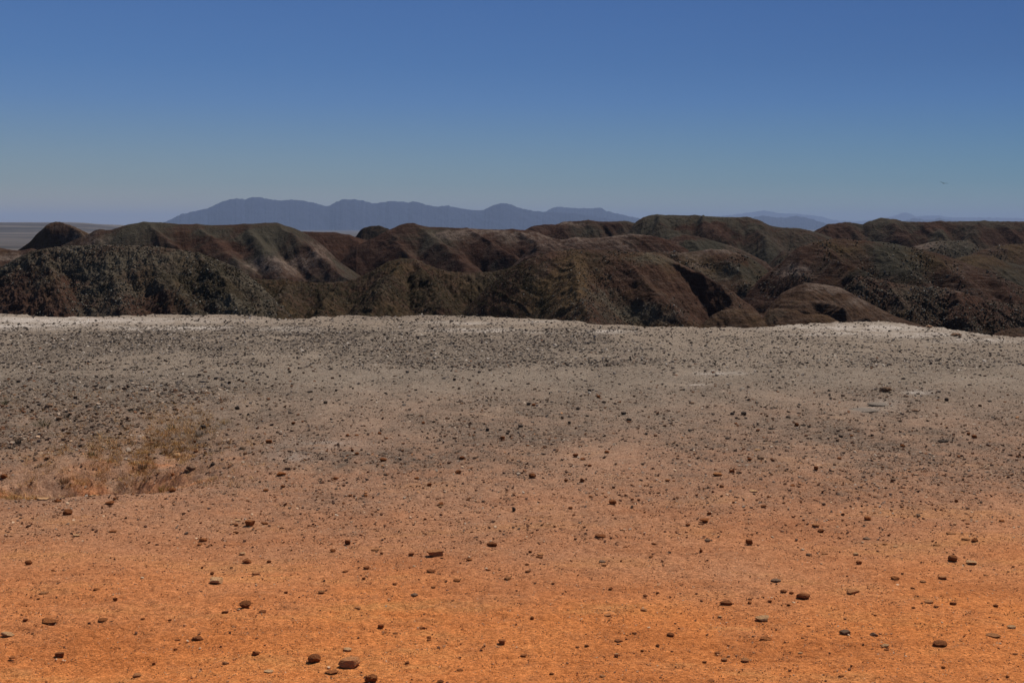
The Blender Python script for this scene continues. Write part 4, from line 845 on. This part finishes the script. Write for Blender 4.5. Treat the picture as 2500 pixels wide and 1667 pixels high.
# ------------------------------------------------------------------ scrub on the near hills, dry grass round the hollow
def tufts(P0, hgt, wid, nb, colr, lean=0.5, bw=0.06):
    """blades: thin curved triangles fanning out of each base point"""
    n = len(P0); N = n * nb
    base = np.repeat(P0, nb, axis=0); h = np.repeat(hgt, nb) * rng.uniform(0.5, 1.1, N); w = np.repeat(wid, nb)
    a = rng.random(N) * 2 * np.pi; r = np.sqrt(rng.random(N))
    dirx, diry = np.cos(a), np.sin(a)
    b = base + np.stack([dirx * r * w * 0.45, diry * r * w * 0.45, np.zeros(N)], -1)
    ln = lean * rng.uniform(0.2, 1.2, N)
    tip = b + np.stack([dirx * w * ln + rng.normal(0, .1, N) * w, diry * w * ln + rng.normal(0, .1, N) * w, h * np.clip(1 - 0.35 * ln, .2, 1)], -1)
    mid = (b + tip) / 2 + np.stack([np.zeros(N), np.zeros(N), h * 0.15], -1)
    ph = rng.random(N) * np.pi; bx = np.cos(ph)[:, None] * np.array([1, 0, 0]) + np.sin(ph)[:, None] * np.array([0, 1, 0])
    bwid = (bw * h)[:, None]
    v = np.stack([b - bx * bwid / 2, b + bx * bwid / 2, mid + bx * bwid * .4, tip, mid - bx * bwid * .4], 1)
    i0 = (np.arange(N) * 5)[:, None]
    f = np.concatenate([i0 + np.array([[0, 1, 2]]), i0 + np.array([[0, 2, 4]]), i0 + np.array([[4, 2, 3]])], 0)
    c = np.repeat(np.repeat(colr, nb, axis=0) * rng.uniform(0.7, 1.3, (N, 1)), 5, axis=0)
    return v.reshape(-1, 3), f, c

def clumps(P0, rad, nl, colr, leaf=0.28):
    """low rounded shrubs: many leaf-sized faces through a squashed dome"""
    n = len(P0); N = n * nl
    base = np.repeat(P0, nl, axis=0); r = np.repeat(rad, nl)
    d = rng.normal(size=(N, 3)); d /= np.linalg.norm(d, axis=1)[:, None]; d[:, 2] = np.abs(d[:, 2]) * 0.75
    q = base + d * (r * rng.uniform(0.45, 1.05, N))[:, None]
    e1 = rng.normal(size=(N, 3)); e2 = rng.normal(size=(N, 3))
    sz = (r * leaf * rng.uniform(.6, 1.3, N))[:, None]
    v = np.stack([q, q + e1 * sz * .6, q + e2 * sz * .6], 1)
    f = np.arange(N * 3).reshape(-1, 3)
    c = np.repeat(np.repeat(colr, nl, axis=0) * rng.uniform(0.6, 1.4, (N, 1)), 3, axis=0)
    return v.reshape(-1, 3), f, c

M_scrub = tint_mat("scrub_leaf", 0.9, 0.1)
def on_hill(H, n, cond):
    co = H['co'].reshape(-1, 3); U = H['U'].ravel(); V = H['V'].ravel()
    ok = np.nonzero((rng.random(len(U)) < cond(U, V)) & (H['s'].ravel() > 0.0) & (V < 830))[0]
    return co[rng.choice(ok, n)]
SC = [(0.065, 0.056, 0.032), (0.095, 0.078, 0.042), (0.17, 0.118, 0.060), (0.040, 0.034, 0.020)]
V_, F_, C_ = [], [], []
off = 0
for H, n, cond, rad in [(HB, 4200, lambda u, v: 0.55 + 0.7 * noise_at(u, v, 50, 8), (0.08, 0.30)),
                        (HA, 1700, lambda u, v: 0.4 * (noise_at(u, v, 50, 9) + (u - 400) / 160), (0.08, 0.26)),
                        (HC, 2200, lambda u, v: 0.4 * (noise_at(u, v, 50, 10) + np.clip((1380 - u) / 130, -0.9, 1.2)) + (v > 740) * 0.2 * noise_at(u, v, 30, 11), (0.08, 0.26))]:
    p = on_hill(H, n, cond); r = rad[0] + (rad[1] - rad[0]) * rng.random(n) ** 2
    v, f, c = clumps(p, r, 34, pick(n, SC, [4, 3, 1.6, 3]))
    V_.append(v); F_.append(f + off); C_.append(c); off += len(v)
o = mesh_from("scrub", np.concatenate(V_), np.concatenate(F_), M_scrub, False, {"tint": np.concatenate(C_)})
tag(o, "dark low scrub covering the near hillsides beyond the plateau", None, None, "stuff")

M_grass = tint_mat("dry_grass_blade", 0.9, 0.1)
GC = [(0.58, 0.30, 0.10), (0.46, 0.25, 0.09), (0.26, 0.17, 0.07), (0.62, 0.38, 0.16)]
# loose dry grass nobody could count
n = 11000
tt_ = rng.random(n); gu_ = -40 + 520 * tt_ + rng.normal(0, 45, n); gv_ = 1180 - 145 * np.clip(tt_ * 1.2 - 0.2, 0, 1) + rng.normal(0, 26, n)
gu2 = rng.uniform(-60, 640, 2500); gv2 = rng.uniform(950, 1190, 2500)
gu_ = np.concatenate([gu_, gu2]); gv_ = np.concatenate([gv_, gv2])
Y = EYE * F / (gv_ - V0); X = (gu_ - U0) / F * Y
k = (rng.random(len(X)) > 0.75 * hollow(X, Y)[0]) & (noise_at(gu_, gv_ * 2, 60, 12) > -0.15) & (gv_ > 930) & (gu_ > -100) & (gv_ < 1212) & (gu_ < 700)
X, Y = X[k], Y[k]
P0 = np.stack([X, Y, ground_z(X, Y, False)], -1)
v, f, c = tufts(P0, rng.uniform(0.010, 0.040, len(X)), rng.uniform(0.02, 0.06, len(X)), 6, pick(len(X), GC, [3, 3, 2, 2]), 0.8, 0.07)
o = mesh_from("dry_grass", v, f, M_grass, False, {"tint": c})
tag(o, "thin dry grass growing in and around the scoured hollow", None, None, "stuff")

TUFTS = [(398, 1190, 20, 24, 'y', "yellow green grass tuft between the egg shaped dark stone and the hollow"),
         (326, 1152, 18, 22, 'd', "dark twiggy tuft on the right bank of the hollow, left one of two"),
         (349, 1143, 18, 20, 'd', "dark twiggy tuft on the right bank of the hollow, right one of two"),
         (228, 1108, 20, 18, 'g', "greenest tuft, on the far bank above the hollow"),
         (102, 1040, 34, 22, 'g', "widest olive green plant in the rubble above the hollow"),
         (155, 1128, 20, 20, 'b', "brown grass tuft on the far bank left of the greenest tuft"),
         (112, 1180, 26, 22, 'g', "olive plant on the left inner slope of the hollow"),
         (275, 1170, 24, 16, 'd', "low dark plant on the floor of the hollow's right side"),
         (486, 1066, 18, 18, 'd', "small dark shrub left of the dark block stone at the gravel edge"),
         (534, 1086, 16, 13, 'd', "small grey shrub right of the small dark shrub on the gravel"),
         (408, 1108, 24, 22, 'b', "brown seeding plant left of the pale banded stone"),
         (444, 1100, 16, 18, 'b', "thin brown stalks just right of the pale banded stone"),
         (520, 1172, 14, 14, 'y', "small yellowish tuft on the tan gravel right of the hollow"),
         (238, 1002, 20, 16, 'd', "dark plant beside a dark stone in the rubble farther back"),
         (29, 1094, 18, 16, 'd', "dark plant near the left edge beside the hollow"),
         (10, 988, 16, 18, 'g', "olive plant touching the left edge in the far rubble"),
         (44, 1083, 12, 22, 'd', "thin upright dark stalk near the left edge"),
         (296, 1150, 22, 16, 'b', "brown tuft in the middle of the hollow's right bank"),
         (592, 1098, 18, 14, 'd', "small grey twiggy plant farthest right of the hollow on the gravel"),
         (374, 1084, 26, 16, 'b', "spreading brown plant up the slope from the pale banded stone"),
         (418, 1046, 16, 12, 'g', "low olive tuft on the gravel above the pale banded stone"),
         (163, 1020, 12, 16, 'd', "upright grey plant right of the widest olive green plant"),
         (551, 1032, 22, 12, 'y', "dry yellowish patch of stalks on the gravel beyond the small dark shrub"),
         (343, 1000, 16, 14, 'd', "grey plant in the far rubble, right one of two"),
         (320, 1006, 14, 14, 'd', "grey plant in the far rubble, left one of two"),
         (37, 1142, 22, 16, 'y', "pale dry tuft left of the hollow near the left edge"),
         (235, 1190, 26, 12, 'y', "dry grass at the front lip of the hollow")]
TP = {'y': (0.34, 0.22, 0.06), 'd': (0.075, 0.062, 0.045), 'g': (0.11, 0.105, 0.045), 'b': (0.19, 0.115, 0.055)}
for (u, v, w, h, kd, lab) in TUFTS:
    X, Y = to_ground(u, v); px = Y / F
    z = float(ground_z(np.array([X]), np.array([Y]), False)[0]) - 0.003
    nb = 60
    vv, ff, cc = tufts(np.zeros((1, 3)), np.array([h * px]), np.array([w * px]), nb, np.array([TP[kd]]), 0.6, 0.045)
    o = mesh_from("grass_tuft" if kd == 'y' else "desert_plant", vv, ff, M_grass, False, {"tint": cc})
    o.location = (X, Y, z)
    tag(o, lab, "plant", "small plants around the hollow")

# ------------------------------------------------------------------ the bird
def bird():
    d = 120.0; X = (2304 - U0) / F * d; Z = EYE - (448 - V0) / F * d
    prof = [(-0.26, 0.004, 0.002), (-0.17, 0.030, 0.010), (-0.08, 0.040, 0.035), (0.02, 0.050, 0.050), (0.10, 0.042, 0.042), (0.16, 0.026, 0.028), (0.20, 0.026, 0.026), (0.23, 0.012, 0.012), (0.27, 0.003, 0.003)]
    n = 10; v = []; f = []
    for (x, ry, rz) in prof:
        for k in range(n):
            a = 2 * math.pi * k / n; v.append((x, ry * math.cos(a), rz * math.sin(a)))
    for i in range(len(prof) - 1):
        for k in range(n):
            f.append((i * n + k, i * n + (k + 1) % n, (i + 1) * n + (k + 1) % n, (i + 1) * n + k))
    for sgn in (1, -1):
        b0 = len(v)
        st = [(0.03, 0.13, -0.07, 0.01), (0.14, 0.14, -0.06, 0.045), (0.26, 0.10, -0.07, 0.075), (0.36, 0.02, -0.10, 0.085), (0.43, -0.08, -0.12, 0.08)]
        for (y, xl, xt, z) in st:
            v += [(xl, sgn * y, z + .006), (xt, sgn * y, z + .003), (xt, sgn * y, z - .003), (xl, sgn * y, z - .006)]
        for i in range(len(st) - 1):
            for k in range(4):
                f.append((b0 + i * 4 + k, b0 + i * 4 + (k + 1) % 4, b0 + (i + 1) * 4 + (k + 1) % 4, b0 + (i + 1) * 4 + k))
        e = b0 + (len(st) - 1) * 4; f.append((e, e + 1, e + 2, e + 3))
    s = NT("dark_feather"); s.b.inputs["Base Color"].default_value = (0.02, 0.018, 0.017, 1); s.b.inputs["Roughness"].default_value = 0.7
    me = bpy.data.meshes.new("bird"); me.from_pydata(v, [], f); me.materials.append(s.m)
    o = bpy.data.objects.new("bird", me); COL.objects.link(o)
    o.location = (X, d, Z); o.rotation_euler = (math.radians(14), math.radians(-8), math.radians(65))
    o.scale = (0.9, 0.9, 0.9)
    tag(o, "small dark bird gliding alone in the sky at the upper right", "bird")
bird()

# ------------------------------------------------------------------ haze
def haze(density):
    x, y0, y1, z0, z1 = 90000, -400, 74000, -60, 760
    v = [(-x, y0, z0), (x, y0, z0), (x, y1, z0), (-x, y1, z0), (-x, y0, z1), (x, y0, z1), (x, y1, z1), (-x, y1, z1)]
    f = [(0, 3, 2, 1), (4, 5, 6, 7), (0, 1, 5, 4), (1, 2, 6, 5), (2, 3, 7, 6), (3, 0, 4, 7)]
    m = bpy.data.materials.new("desert_haze"); m.use_nodes = True
    t = m.node_tree; t.nodes.clear()
    out = t.nodes.new("ShaderNodeOutputMaterial"); pv = t.nodes.new("ShaderNodeVolumePrincipled")
    pv.inputs["Color"].default_value = (0.435, 0.56, 0.80, 1)
    pv.inputs["Density"].default_value = density
    pv.inputs["Anisotropy"].default_value = 0.0
    t.links.new(pv.outputs[0], out.inputs["Volume"])
    me = bpy.data.meshes.new("haze"); me.from_pydata(v, [], f); me.materials.append(m)
    o = bpy.data.objects.new("haze", me); COL.objects.link(o)
    tag(o, "thin blue haze in the air over the far plain", None, None, "stuff")
haze(0.000032)
